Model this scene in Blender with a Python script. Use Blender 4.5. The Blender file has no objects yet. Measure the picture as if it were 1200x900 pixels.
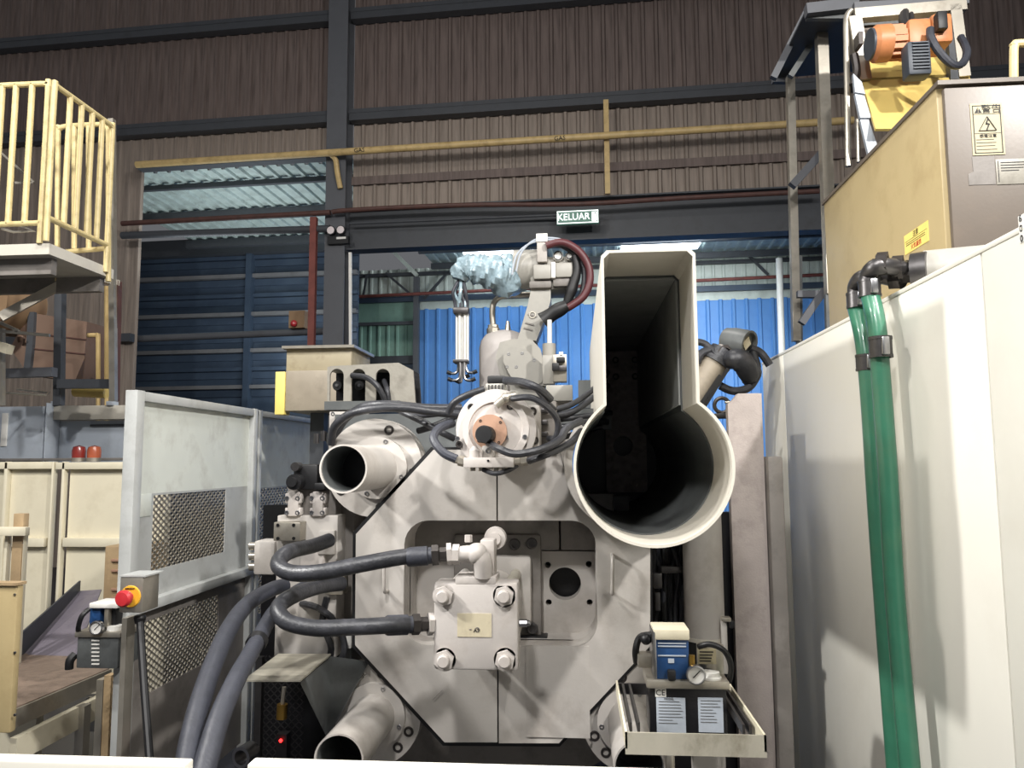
import bpy, bmesh, math, random
from mathutils import Vector, Matrix, Euler
random.seed(7)
R = math.radians
H = 2.0                                  # camera height; every z below is measured from the camera's height
SC = bpy.context.scene
COL = SC.collection

# ------------------------------------------------------------------ camera
YAW, PITCH, ROLL, F = R(4.74), R(5.7), R(-0.35), 900.0
cam_data = bpy.data.cameras.new('camera'); cam_data.sensor_width = 36; cam_data.lens = 36 * F / 1200
cam_data.clip_start = 0.05; cam_data.clip_end = 300
cam = bpy.data.objects.new('camera', cam_data); COL.objects.link(cam)
CR = Matrix.Rotation(YAW, 3, 'Z') @ Matrix.Rotation(R(90) + PITCH, 3, 'X') @ Matrix.Rotation(ROLL, 3, 'Z')
cam.matrix_world = Matrix.Translation((0, 0, H)) @ CR.to_4x4()
SC.camera = cam

# ------------------------------------------------------------------ world, lamps, exposure
w = bpy.data.worlds.new('world'); SC.world = w; w.use_nodes = True
w.node_tree.nodes['Background'].inputs[0].default_value = (0.92, 0.94, 1.0, 1)
w.node_tree.nodes['Background'].inputs[1].default_value = 0.14
SC.view_settings.view_transform = 'Standard'; SC.view_settings.look = 'None'
SC.view_settings.gamma = 1; SC.view_settings.use_curve_mapping = False
SC.view_settings.exposure = 0.0

def lamp(name, loc, energy, size, target, col=(1, 1, 1), spot=None, sizey=None):
    L = bpy.data.lights.new(name, 'SPOT' if spot else 'AREA'); L.energy = energy; L.color = col
    if spot: L.shadow_soft_size = size; L.spot_size = R(spot); L.spot_blend = 0.5
    else:
        L.size = size
        if sizey: L.shape = 'RECTANGLE'; L.size_y = sizey
    o = bpy.data.objects.new(name, L); COL.objects.link(o)
    o.location = (loc[0], loc[1], loc[2] + H)
    d = Vector(target) - Vector(loc); o.rotation_euler = d.to_track_quat('-Z', 'Y').to_euler()
    return o
lamp('flood_lamp_left', (-3.1, 2.45, 1.5), 560, 0.10, (1.0, 2.9, -0.1), (1, 0.985, 0.955), spot=74)
lamp('high_bay_lamp_front', (-0.9, -1.6, 4.6), 320, 0.45, (-0.5, 4.2, -0.8), (1, 0.98, 0.96))
lamp('high_bay_lamp_front', (1.0, -0.6, 5.4), 190, 0.3, (-0.3, 4.2, -0.8), (1, 0.97, 0.93))
lamp('high_bay_lamp_right', (3.4, 0.4, 4.4), 470, 0.25, (-2.0, 4.6, -0.5), (1, 0.97, 0.93))
lamp('high_bay_lamp_hall', (-1.5, 6.0, 6.5), 150, 0.8, (-2.5, 9.0, -1), (1, 0.96, 0.90))
lamp('left_area_fill', (-4.6, 1.2, 5.0), 330, 0.3, (-4.2, 7.0, -0.6), (1, 0.97, 0.92))  # added without a known fixture, to brighten the left area
lamp('annex_daylight', (3.0, 18.0, 5.4), 850, 2.0, (0.5, 21.5, 1.0), (0.90, 0.97, 1.0), sizey=8)
lamp('canopy_fill', (-7.0, 16.5, 2.6), 160, 2.0, (-7.0, 18.0, 6.0), (0.9, 0.97, 1.0), sizey=6)  # added fill lamp aimed upward to brighten the canopy underside

# ------------------------------------------------------------------ pixel helpers (1200 x 900 layout drawing of the place)
def ray(u, v):
    return CR @ Vector(((u - 600) / F, (450 - v) / F, -1.0))
def P(u, v, y):                       # point on the plane y = const
    r = ray(u, v); return r * (y / r.y)
def PX(u, v, x):
    r = ray(u, v); return r * (x / r.x)
def PZ(u, v, z):
    r = ray(u, v); return r * (z / r.z)

# ------------------------------------------------------------------ materials
def lin(c):
    return tuple(((x / 255) / 12.92 if x / 255 <= 0.04045 else ((x / 255 + 0.055) / 1.055) ** 2.4) for x in c)
MATS = {}
def mat(name, col, rough=0.5, metal=0.0, var=0.12, scale=5.0, dirt=None, dscale=3.0, damt=0.35, bump=0.0, bscale=60.0, stretch=None, emit=0, coat=0):
    m = bpy.data.materials.new(name); m.use_nodes = True; nt = m.node_tree; n = nt.nodes; l = nt.links
    b = n['Principled BSDF']; b.inputs['Roughness'].default_value = rough; b.inputs['Metallic'].default_value = metal
    c = lin(col)
    if emit:
        b.inputs['Base Color'].default_value = (*c, 1)
        b.inputs['Emission Color'].default_value = (*c, 1); b.inputs['Emission Strength'].default_value = emit
        MATS[name] = m; return m
    tc = n.new('ShaderNodeTexCoord'); mp = n.new('ShaderNodeMapping')
    l.new(tc.outputs['Object'], mp.inputs['Vector'])
    if stretch: mp.inputs['Scale'].default_value = stretch
    nz = n.new('ShaderNodeTexNoise'); nz.inputs['Scale'].default_value = scale; nz.inputs['Detail'].default_value = 6
    l.new(mp.outputs[0], nz.inputs['Vector'])
    mr = n.new('ShaderNodeMapRange'); mr.inputs[1].default_value = 0.3; mr.inputs[2].default_value = 0.7
    mr.inputs[3].default_value = 1 - var; mr.inputs[4].default_value = 1 + var
    l.new(nz.outputs[0], mr.inputs[0])
    mx = n.new('ShaderNodeVectorMath'); mx.operation = 'SCALE'; mx.inputs[0].default_value = c
    l.new(mr.outputs[0], mx.inputs['Scale']); out = mx.outputs[0]
    if dirt:
        n2 = n.new('ShaderNodeTexNoise'); n2.inputs['Scale'].default_value = dscale; n2.inputs['Detail'].default_value = 9
        n2.inputs['Roughness'].default_value = 0.65; l.new(mp.outputs[0], n2.inputs['Vector'])
        r2 = n.new('ShaderNodeMapRange'); r2.inputs[1].default_value = 0.5; r2.inputs[2].default_value = 0.72
        r2.inputs[4].default_value = damt; l.new(n2.outputs[0], r2.inputs[0])
        mm = n.new('ShaderNodeMix'); mm.data_type = 'RGBA'; l.new(r2.outputs[0], mm.inputs[0])
        l.new(out, mm.inputs[6]); mm.inputs[7].default_value = (*lin(dirt), 1); out = mm.outputs[2]
    l.new(out, b.inputs['Base Color'])
    if bump:
        n3 = n.new('ShaderNodeTexNoise'); n3.inputs['Scale'].default_value = bscale; n3.inputs['Detail'].default_value = 3
        l.new(mp.outputs[0], n3.inputs['Vector'])
        bp = n.new('ShaderNodeBump'); bp.inputs['Strength'].default_value = bump; bp.inputs['Distance'].default_value = 0.01
        l.new(n3.outputs[0], bp.inputs['Height']); l.new(bp.outputs[0], b.inputs['Normal'])
    if coat: b.inputs['Coat Weight'].default_value = coat
    MATS[name] = m; return m
M = MATS
mat('bed_blue', (62, 70, 86), 0.5, 0, 0.15, 4)
mat('machine_paint', (186, 181, 175), 0.48, 0, 0.08, 3, (128, 117, 106), 2.0, 0.6, 0.05)
mat('machine_paint_dark', (128, 123, 118), 0.5, 0, 0.1, 5, (70, 64, 58), 4, 0.6, 0.08)
mat('block_paint', (188, 182, 177), 0.45, 0, 0.05, 6, (150, 138, 126), 5, 0.4, 0.05)
mat('guard_paint', (205, 200, 188), 0.42, 0, 0.04, 3, (150, 145, 135), 6, 0.25, 0.02)
mat('panel_white', (226, 223, 212), 0.42, 0, 0.025, 1.5, (196, 190, 176), 1.5, 0.3)
mat('fence_grey', (176, 178, 176), 0.45, 0, 0.06, 4, (120, 116, 110), 5, 0.4, 0.04)
mat('fence_white', (214, 218, 210), 0.45, 0, 0.04, 4, (160, 156, 146), 5, 0.45, 0.04)
mat('post_grey', (170, 160, 155), 0.55, 0, 0.1, 6, (92, 84, 80), 5, 0.5, 0.15, 120)
mat('cream_panel', (220, 212, 188), 0.5, 0, 0.05, 3, (160, 148, 120), 3, 0.35, 0.03)
mat('bluegrey_sheet', (176, 184, 194), 0.45, 0, 0.06, 3, (120, 120, 122), 3, 0.4)
mat('beige_cabinet', (176, 158, 118), 0.42, 0, 0.05, 3, (140, 118, 80), 4, 0.4, 0.03)
mat('dirty_beige', (160, 150, 126), 0.55, 0, 0.1, 6, (104, 92, 72), 7, 0.5)
mat('brown_grey_cabinet', (98, 89, 80), 0.42, 0, 0.04, 3, (112, 98, 84), 3, 0.4, 0.03)
mat('yellow_pipe', (196, 170, 118), 0.45, 0, 0.1, 8, (120, 92, 50), 6, 0.5)
mat('rail_yellow', (212, 194, 142), 0.45, 0, 0.1, 10, (140, 118, 76), 9, 0.5)
mat('chute_yellow', (216, 190, 112), 0.5, 0, 0.05, 3, (170, 130, 50), 3, 0.3)
mat('brown_sheet', (108, 95, 90), 0.7, 0, 0.25, 3, (60, 50, 46), 2, 0.6, 0, stretch=(6, 6, 0.4))
mat('brown_sheet_pale', (142, 130, 120), 0.7, 0, 0.2, 3, (90, 78, 70), 2, 0.5, 0, stretch=(6, 6, 0.4))
mat('dark_steel', (66, 69, 74), 0.55, 0, 0.15, 3, (40, 38, 38), 3, 0.5)
mat('column_steel', (88, 90, 95), 0.55, 0, 0.1, 2, (56, 54, 54), 2, 0.4)
mat('canopy_sheet', (170, 184, 180), 0.55, 0, 0.12, 4, (110, 112, 106), 3, 0.5)
mat('annex_pale', (204, 212, 204), 0.55, 0, 0.08, 3, (130, 140, 130), 2, 0.4)
mat('annex_green', (140, 176, 160), 0.55, 0, 0.06, 3, (100, 120, 110), 2, 0.4)
mat('annex_blue', (92, 148, 214), 0.5, 0, 0.05, 2, (46, 96, 170), 2, 0.3)
mat('door_blue', (56, 70, 88), 0.5, 0, 0.15, 1.2, (80, 96, 112), 1.0, 0.5)
mat('door_ledge', (112, 112, 114), 0.6, 0, 0.2, 3, (80, 78, 80), 3, 0.5)
mat('rust_red', (122, 66, 58), 0.55, 0, 0.15, 6, (80, 40, 34), 5, 0.5)
mat('pipe_brown', (84, 56, 50), 0.6, 0, 0.15, 6, (50, 40, 38), 5, 0.5)
mat('rubber', (44, 45, 49), 0.42, 0, 0.2, 20, (92, 92, 98), 14, 0.35, 0.2, 80)
mat('rubber_grey', (54, 56, 64), 0.5, 0, 0.15, 20, (56, 58, 66), 10, 0.5, 0.15, 90)
mat('hose_green', (54, 112, 88), 0.32, 0, 0.08, 12, (80, 110, 80), 7, 0.35, 0.05, 60, coat=0.3)
mat('black', (20, 20, 22), 0.5, 0, 0.2, 20)
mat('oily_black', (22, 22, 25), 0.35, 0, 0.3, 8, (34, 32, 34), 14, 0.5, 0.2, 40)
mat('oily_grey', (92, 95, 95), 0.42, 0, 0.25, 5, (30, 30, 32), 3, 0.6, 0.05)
mat('steel', (170, 170, 172), 0.32, 1.0, 0.12, 10, (90, 86, 82), 9, 0.4)
mat('dark_metal', (88, 86, 86), 0.4, 0.8, 0.15, 10, (50, 46, 44), 7, 0.5)
mat('bolt_dark', (66, 62, 60), 0.42, 0.6, 0.15, 30)
mat('galvanised', (186, 181, 166), 0.34, 0.3, 0.2, 3, (112, 104, 84), 6, 0.6, 0, stretch=(1.5, 14, 1))
mat('stainless', (178, 172, 160), 0.35, 0.7, 0.1, 8, (120, 110, 96), 7, 0.4)
mat('copper_ring', (176, 140, 118), 0.45, 0.2, 0.1, 10, (120, 84, 64), 12, 0.5)
mat('motor_orange', (196, 128, 82), 0.45, 0, 0.1, 12, (150, 80, 40), 10, 0.45)
mat('motor_dark', (64, 70, 78), 0.5, 0, 0.1, 12)
mat('robot_cream', (160, 157, 149), 0.42, 0, 0.05, 10, (140, 138, 130), 9, 0.35)
mat('tank_grey', (184, 178, 174), 0.45, 0, 0.06, 5, (140, 132, 128), 5, 0.4)
mat('cylinder_beige', (150, 140, 124), 0.5, 0, 0.1, 8, (90, 84, 74), 6, 0.4)
mat('bar_steel', (150, 140, 138), 0.5, 0.2, 0.25, 18, (30, 28, 28), 16, 0.6, 0.4, 40)
mat('plastic_wrap', (156, 178, 188), 0.25, 0, 0.15, 30, (104, 124, 134), 22, 0.6, 0.9, 22, coat=0.5)
mat('cable_red', (84, 40, 44), 0.45, 0, 0.1, 10)
mat('white', (228, 226, 220), 0.4, 0, 0.05, 10)
mat('plate_cream', (196, 186, 160), 0.5, 0, 0.06, 14, (150, 138, 116), 12, 0.4)
mat('print_grey', (92, 92, 92))
mat('hose_teal', (40, 104, 90), 0.32, 0, 0.08, 12, (60, 110, 96), 7, 0.35, 0.05, 60, coat=0.3)
mat('cover_grey', (150, 146, 136), 0.5, 0, 0.08, 6, (100, 94, 84), 8, 0.5, 0.1)
mat('bounce_liner', (150, 152, 150), 0.45, 0, 0.1, 5, (80, 80, 80), 4, 0.5)  # pale on purpose, to throw light around inside the barrel box
mat('label_cream', (176, 166, 136), 0.5, 0, 0.04, 10)
mat('label_yellow', (236, 214, 120), 0.5, 0, 0.04, 10)
mat('print_black', (26, 24, 22), 0.6)
mat('print_red', (180, 60, 40), 0.6)
mat('blue_case', (34, 70, 116), 0.4, 0, 0.08, 12, (20, 50, 96), 12, 0.5)
mat('brown_bin', (118, 96, 82), 0.6, 0, 0.1, 4, (90, 60, 46), 4, 0.5)
mat('cardboard', (150, 122, 92), 0.7)
mat('purple_plate', (118, 112, 122), 0.5, 0.1, 0.15, 6, (66, 60, 72), 6, 0.5, 0.1)
mat('table_top', (120, 104, 92), 0.55, 0, 0.2, 10, (70, 58, 50), 12, 0.6, 0.3, 60)
mat('worn_wood', (170, 146, 112), 0.6, 0, 0.15, 6, (110, 92, 70), 5, 0.6, 0.1)
mat('floor_dark', (44, 44, 50), 0.45, 0, 0.2, 2, (26, 26, 30), 2, 0.6, 0.1)
mat('amber', (168, 88, 60), 0.25, 0, 0.1, 20, coat=0.6)
mat('amber_dark', (130, 46, 40), 0.25, 0, 0.1, 20, coat=0.6)
mat('button_red', (190, 46, 52), 0.35, 0, 0.08, 20, (150, 90, 90), 30, 0.3)
mat('button_yellow', (226, 170, 52), 0.4, 0, 0.08, 20)
mat('brass', (176, 140, 70), 0.35, 0.9)
mat('light_strip', (236, 246, 255), emit=6.0)
mat('sign_face', (70, 110, 96), 0.4, emit=0.35)
mat('sign_print', (255, 255, 255), 0.4, emit=1.6)
mat('led_red', (255, 40, 40), emit=5)
mat('lamp_lens', (225, 215, 215), 0.15, 0, 0.1)

# ------------------------------------------------------------------ mesh builder
def AX(ax):
    return {'y': lambda a, b, c: Vector((a, c, b)), 'x': lambda a, b, c: Vector((c, a, b)), 'z': lambda a, b, c: Vector((a, b, c))}[ax]
def spline(pts, k=6):
    pts = [Vector(p) for p in pts]
    if len(pts) < 3 or k < 2: return pts
    out = []; n = len(pts)
    for i in range(n - 1):
        p0 = pts[max(i - 1, 0)]; p1 = pts[i]; p2 = pts[i + 1]; p3 = pts[min(i + 2, n - 1)]
        for j in range(k):
            t = j / k
            out.append(0.5 * ((2 * p1) + (p2 - p0) * t + (2 * p0 - 5 * p1 + 4 * p2 - p3) * t * t + (3 * p1 - p0 - 3 * p2 + p3) * t ** 3))
    out.append(pts[-1]); return out
def rrect(x0, x1, z0, z1, r, k=5):
    out = []
    for cx, cz, a in ((x1 - r, z1 - r, 0), (x0 + r, z1 - r, 90), (x0 + r, z0 + r, 180), (x1 - r, z0 + r, 270)):
        for i in range(k + 1):
            t = R(a + 90 * i / k); out.append((cx + r * math.cos(t), cz + r * math.sin(t)))
    return out
def circ(cx, cz, r, n=28):
    return [(cx + r * math.cos(2 * math.pi * i / n), cz + r * math.sin(2 * math.pi * i / n)) for i in range(n)]
class B:
    def __init__(s): s.bm = bmesh.new()
    def box(s, x0, x1, y0, y1, z0, z1, bev=0):
        x0, x1 = sorted((x0, x1)); y0, y1 = sorted((y0, y1)); z0, z1 = sorted((z0, z1))
        v = [s.bm.verts.new(p) for p in ((x0, y0, z0), (x1, y0, z0), (x1, y1, z0), (x0, y1, z0), (x0, y0, z1), (x1, y0, z1), (x1, y1, z1), (x0, y1, z1))]
        fs = [s.bm.faces.new([v[i] for i in q]) for q in ((0, 3, 2, 1), (4, 5, 6, 7), (0, 1, 5, 4), (1, 2, 6, 5), (2, 3, 7, 6), (3, 0, 4, 7))]
        if bev:
            es = list({e for f in fs for e in f.edges})
            bmesh.ops.bevel(s.bm, geom=es, offset=min(bev, (x1 - x0) * .45, (y1 - y0) * .45, (z1 - z0) * .45), segments=2, affect='EDGES', profile=0.5)
        return s
    def hexa(s, p):                     # eight corners: bottom loop then top loop
        v = [s.bm.verts.new(Vector(q)) for q in p]
        for q in ((0, 3, 2, 1), (4, 5, 6, 7), (0, 1, 5, 4), (1, 2, 6, 5), (2, 3, 7, 6), (3, 0, 4, 7)): s.bm.faces.new([v[i] for i in q])
        return s
    def bar(s, p0, p1, w, h=None):       # rectangular bar between two points
        h = h or w; p0 = Vector(p0); p1 = Vector(p1); d = (p1 - p0).normalized()
        up = Vector((0, 0, 1)) if abs(d.z) < .9 else Vector((0, 1, 0))
        a = d.cross(up).normalized() * w / 2; b = a.cross(d).normalized() * h / 2
        return s.hexa([p0 - a - b, p0 + a - b, p1 + a - b, p1 - a - b, p0 - a + b, p0 + a + b, p1 + a + b, p1 - a + b])
    def prism(s, pts, c0, c1, ax='y', holes=()):
        f = AX(ax); loops = [pts] + list(holes); A = []; Bk = []; es = []
        for L in loops:
            va = [s.bm.verts.new(f(a, b, c0)) for a, b in L]; vb = [s.bm.verts.new(f(a, b, c1)) for a, b in L]
            A.append(va); Bk.append(vb)
            for i in range(len(L)): es.append(s.bm.edges.new((va[i], va[(i + 1) % len(L)])))
        if holes:
            r = bmesh.ops.triangle_fill(s.bm, edges=es, use_beauty=True, use_dissolve=False)
            fr = [g for g in r['geom'] if isinstance(g, bmesh.types.BMFace)]
            mp = {a: b for va, vb in zip(A, Bk) for a, b in zip(va, vb)}
            for g in fr: s.bm.faces.new([mp[q] for q in reversed(g.verts)])
        else:
            s.bm.faces.new(A[0]); s.bm.faces.new(list(reversed(Bk[0])))
        for va, vb in zip(A, Bk):
            n = len(va)
            for i in range(n): s.bm.faces.new((va[i], va[(i + 1) % n], vb[(i + 1) % n], vb[i]))
        return s
    def plate(s, pts3, th):             # planar polygon in space given a thickness along its normal
        pts = [Vector(p) for p in pts3]; nrm = (pts[1] - pts[0]).cross(pts[2] - pts[0]).normalized() * th
        a = [s.bm.verts.new(p) for p in pts]; b = [s.bm.verts.new(p + nrm) for p in pts]; n = len(a)
        s.bm.faces.new(a); s.bm.faces.new(list(reversed(b)))
        for i in range(n): s.bm.faces.new((a[i], a[(i + 1) % n], b[(i + 1) % n], b[i]))
        return s
    def cyl(s, p0, p1, r, n=24, r2=None, cap=True):
        return s.rings([p0, p1], [r, r if r2 is None else r2], n, cap)
    def rings(s, pts, rad, n=12, cap=True):
        pts = [Vector(p) for p in pts]; prev = None; ref = None; first = None
        for i, p in enumerate(pts):
            d = (pts[min(i + 1, len(pts) - 1)] - pts[max(i - 1, 0)])
            if d.length < 1e-9: d = Vector((0, 1, 0))
            d.normalize()
            if ref is None: ref = Vector((0, 0, 1)) if abs(d.z) < .9 else Vector((1, 0, 0))
            a = ref - d * ref.dot(d)
            if a.length < 1e-6: a = Vector((1, 0, 0))
            a.normalize(); ref = a; b = d.cross(a); rr = rad[i] if isinstance(rad, (list, tuple)) else rad
            ring = [s.bm.verts.new(p + (a * math.cos(2 * math.pi * k / n) + b * math.sin(2 * math.pi * k / n)) * rr) for k in range(n)]
            if prev:
                for k in range(n): s.bm.faces.new((prev[k], prev[(k + 1) % n], ring[(k + 1) % n], ring[k]))
            else: first = ring
            prev = ring
        if cap: s.bm.faces.new(list(reversed(first))); s.bm.faces.new(prev)
        return s
    def tube(s, pts, r, n=12, k=6, cap=True):
        q = spline(pts, k)
        if isinstance(r, (list, tuple)):
            m = len(q) - 1; rr = []
            for i in range(len(q)):
                t = i / m * (len(r) - 1); j = min(int(t), len(r) - 2); rr.append(r[j] + (r[j + 1] - r[j]) * (t - j))
            r = rr
        return s.rings(q, r, n, cap)
    def pipe(s, c0, c1, ro, ri, n=40):   # hollow tube, open at both ends
        c0 = Vector(c0); c1 = Vector(c1)
        return s.lathe([(ri, 0), (ro, 0), (ro, 1), (ri, 1)], c0, c1, n, close=True)
    def lathe(s, prof, c0, c1, n=32, close=False):   # prof (r, t) with t measured along c0 -> c1
        c0 = Vector(c0); c1 = Vector(c1); d = c1 - c0; dn = d.normalized()
        ref = Vector((0, 0, 1)) if abs(dn.z) < .9 else Vector((1, 0, 0)); a = (ref - dn * ref.dot(dn)).normalized(); b = dn.cross(a)
        rings = []
        for r, t in prof:
            c = c0 + d * t
            if r < 1e-6: rings.append([s.bm.verts.new(c)])
            else: rings.append([s.bm.verts.new(c + (a * math.cos(2 * math.pi * k / n) + b * math.sin(2 * math.pi * k / n)) * r) for k in range(n)])
        rr = rings + ([rings[0]] if close else [])
        for p, q in zip(rr, rr[1:]):
            for k in range(n):
                k2 = (k + 1) % n
                vs = [p[0] if len(p) == 1 else p[k], p[0] if len(p) == 1 else p[k2], q[0] if len(q) == 1 else q[k2], q[0] if len(q) == 1 else q[k]]
                vs2 = []
                for x in vs:
                    if x not in vs2: vs2.append(x)
                if len(vs2) > 2: s.bm.faces.new(vs2)
        if not close:
            for q in (rings[0], rings[-1]):
                if len(q) > 1:
                    try: s.bm.faces.new(q)
                    except ValueError: pass
        return s
    def ball(s, c, r, n=16, sc=(1, 1, 1)):
        m = Matrix.Translation(Vector(c)) @ Matrix.Diagonal((r * sc[0], r * sc[1], r * sc[2], 1))
        bmesh.ops.create_uvsphere(s.bm, u_segments=n, v_segments=n // 2, radius=1, matrix=m); return s

WO = {}                                  # world origin of each object (z from camera height)
def obj(name, b, m, parent=None, label=None, cat=None, group=None, kind=None, base=None):
    bm = b.bm if isinstance(b, B) else b
    bmesh.ops.recalc_face_normals(bm, faces=bm.faces[:])
    xs = [v.co for v in bm.verts]
    lo = Vector([min(c[i] for c in xs) for i in range(3)]); hi = Vector([max(c[i] for c in xs) for i in range(3)])
    o0 = base and Vector(base) or Vector(((lo.x + hi.x) / 2, (lo.y + hi.y) / 2, lo.z if parent is None else (lo.z + hi.z) / 2))
    for v in bm.verts: v.co -= o0
    for f in bm.faces: f.smooth = True
    for e in bm.edges:
        if len(e.link_faces) == 2 and e.calc_face_angle(0) > R(32): e.smooth = False
    me = bpy.data.meshes.new(name); bm.to_mesh(me); bm.free()
    me.materials.append(M[m])
    o = bpy.data.objects.new(name, me); COL.objects.link(o); WO[o] = o0
    if parent is not None: o.parent = parent; o.location = o0 - WO[parent]
    else: o.location = o0 + Vector((0, 0, H))
    if label: o['label'] = label
    if cat: o['category'] = cat
    if group: o['group'] = group
    if kind: o['kind'] = kind
    return o
def thing(name, label, cat, loc, group=None, kind=None):
    o = bpy.data.objects.new(name, None); COL.objects.link(o); WO[o] = Vector(loc)
    o.location = Vector(loc) + Vector((0, 0, H)); o.empty_display_size = 0.1
    if label: o['label'] = label
    if cat: o['category'] = cat
    if group: o['group'] = group
    if kind: o['kind'] = kind
    return o
def put(src, loc, parent):               # a linked copy of a part at a new place
    o = src.copy(); COL.objects.link(o); o.parent = parent; o.matrix_parent_inverse = Matrix()
    o.location = Vector(loc) - WO[parent]; WO[o] = Vector(loc)
    for ch in list(src.children):
        c = ch.copy(); COL.objects.link(c); c.parent = o; WO[c] = WO[ch] - WO[src] + WO[o]
    return o
def text(s, size, m, parent, loc, face='y', name='lettering', ext=0.001, sx=1.0, rot=0):
    cu = bpy.data.curves.new('t', 'FONT'); cu.body = s; cu.size = size; cu.extrude = ext; cu.align_x = 'CENTER'; cu.align_y = 'CENTER'
    cu.resolution_u = 2
    t = bpy.data.objects.new('t', cu); COL.objects.link(t)
    dg = bpy.context.evaluated_depsgraph_get(); me = bpy.data.meshes.new_from_object(t.evaluated_get(dg))
    bpy.data.objects.remove(t); bpy.data.curves.remove(cu)
    me.name = name; me.materials.clear(); me.materials.append(M[m])
    rm = Matrix.Rotation(R(90), 4, 'X')
    if face == 'x': rm = Matrix.Rotation(R(-90), 4, 'Z') @ rm    # readable from -x
    rm = rm @ Matrix.Rotation(R(rot), 4, 'Z') @ Matrix.Diagonal((sx, 1, 1, 1))
    me.transform(rm)
    o = bpy.data.objects.new(name, me); COL.objects.link(o); o.parent = parent; o.location = Vector(loc) - WO[parent]; WO[o] = Vector(loc)
    return o
# recessed socket-head bolt facing -y, radius r
BOLTS = {}
def socket_bolt(r, loc, parent, m='bolt_dark', name='bolt'):
    k = ('s', round(r, 4), m)
    if k not in BOLTS:
        b = B(); b.lathe([(r * .55, .35 * r), (r * .55, -.1 * r), (r * .9, -.1 * r), (r, 0), (r, .8 * r)], (0, 0, 0), (0, 1, 0), 16)
        BOLTS[k] = obj(name, b, m, parent, base=(0, 0, 0)); o = BOLTS[k]; o.location = Vector(loc) - WO[parent]; WO[o] = Vector(loc); return o
    return put(BOLTS[k], loc, parent)
def hex_bolt(r, loc, parent, m='block_paint', name='hex_bolt', rot=0):
    k = ('h', round(r, 4), m, rot)
    if k not in BOLTS:
        b = B(); b.lathe([(r, 0.1 * r), (r, -.55 * r)], (0, 0, 0), (0, 1, 0), 6)
        b.lathe([(r * 1.12, .3 * r), (r * 1.12, .0)], (0, 0, 0), (0, 1, 0), 24)
        b.lathe([(r * .62, -.5 * r), (r * .62, -.95 * r), (r * .5, -1.05 * r)], (0, 0, 0), (0, 1, 0), 20)
        bmesh.ops.rotate(b.bm, verts=b.bm.verts[:], cent=(0, 0, 0), matrix=Matrix.Rotation(R(rot), 3, 'Y'))
        BOLTS[k] = obj(name, b, m, parent, base=(0, 0, 0)); o = BOLTS[k]; o.location = Vector(loc) - WO[parent]; WO[o] = Vector(loc); return o
    return put(BOLTS[k], loc, parent)

# ================================================================== THE HALL
b = B(); b.box(-14, 16, -3, 26, -H - .1, -H); obj('floor', b, 'floor_dark', label='dark oily concrete workshop floor', kind='structure')
BW = R(2.8); AL = Vector((math.cos(BW), -math.sin(BW), 0)); NO = Vector((math.sin(BW), math.cos(BW), 0)); P0 = P(398, 540, 14.0); P0.z = 0
def hw(s, t, z): q = P0 + AL * s + NO * t; q.z = z; return q
def wp(u, v, t=0.0):                     # (s, z) on the hall wall plane pushed back by t
    r = ray(u, v); k = (P0 + NO * t).dot(NO) / r.dot(NO); q = r * k; return (q - P0).dot(AL), q.z
def hbox(b, s0, s1, t0, t1, z0, z1):
    return b.hexa([hw(s0, t0, z0), hw(s1, t0, z0), hw(s1, t1, z0), hw(s0, t1, z0), hw(s0, t0, z1), hw(s1, t0, z1), hw(s1, t1, z1), hw(s0, t1, z1)])
def corr(s0, s1, z0, z1, t, pitch, dep, name, m, parent, label=None, jig=0.0):
    b = B(); pr = []; s = s0; k = 0; q = pitch
    while s < s1 - 1e-6:
        for ds, dt in ((0, 0), (q * .62, 0), (q * .72, -dep), (q * .90, -dep)):
            if s + ds <= s1: pr.append((s + ds, t + dt))
        s += q
    pr.append((s1, t)); bm = b.bm
    for (a, ta), (c, tc) in zip(pr, pr[1:]):
        bm.faces.new([bm.verts.new(hw(x, y, z)) for x, y, z in ((a, ta, z0), (c, tc, z0), (c, tc, z1), (a, ta, z1))])
    bmesh.ops.remove_doubles(bm, verts=bm.verts[:], dist=1e-4)
    r = bmesh.ops.extrude_face_region(bm, geom=bm.faces[:]); 
    for v in r['geom']:
        if isinstance(v, bmesh.types.BMVert): v.co += NO * 0.012
    return obj(name, b, m, parent, label)
def sheets(s0, s1, z0, z1, t, parent, m, w=1.0, pitch=.25, dep=.045, name='corrugated_sheet'):
    n = max(1, round((s1 - s0) / w)); w = (s1 - s0) / n
    for i in range(n):
        corr(s0 + i * w, s0 + (i + 1) * w + .001, z0, z1, t + (i % 2) * .006, w / max(1, round(w / pitch)), dep, name, m, parent)
wb = thing('wall_back', None, None, hw(0, 0, -H), kind='structure'); wb['label'] = 'tall brown corrugated metal wall at the back of the hall'
sL = wp(-420, 300)[0]; sA = wp(133, 300)[0]; sB = wp(160, 300)[0]; sC = wp(387, 300)[0]; sD = wp(410, 300)[0]; sR = wp(1420, 300)[0]
ztop = 10.5; zA = wp(398, 141)[1]; zB = wp(398, 24)[1]; zC = zA + (zB - zA) * 2
zsh = wp(270, 187)[1]; zbt = wp(417, 248)[1]; zbb = wp(417, 294)[1]
sheets(sL, sB, -H, zA, .12, wb, 'brown_sheet_pale'); sheets(sB, sC, zsh, zA, .12, wb, 'brown_sheet_pale'); sheets(sD, sR, zbt - .1, zA, .12, wb, 'brown_sheet_pale')
sheets(sL, sC, zA, ztop, .10, wb, 'brown_sheet'); sheets(sD, sR, zA, ztop, .10, wb, 'brown_sheet')
b = B()
for i, z in enumerate((zA, zB, zC)):
    for a, c in ((sL, sC), (sD, sR)):
        b = B(); hbox(b, a, c, -.16, .05, z - .09, z + .09); hbox(b, a, c, -.17, -.15, z + .05, z + .13); obj('girt', b, 'dark_steel', wb)
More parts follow.
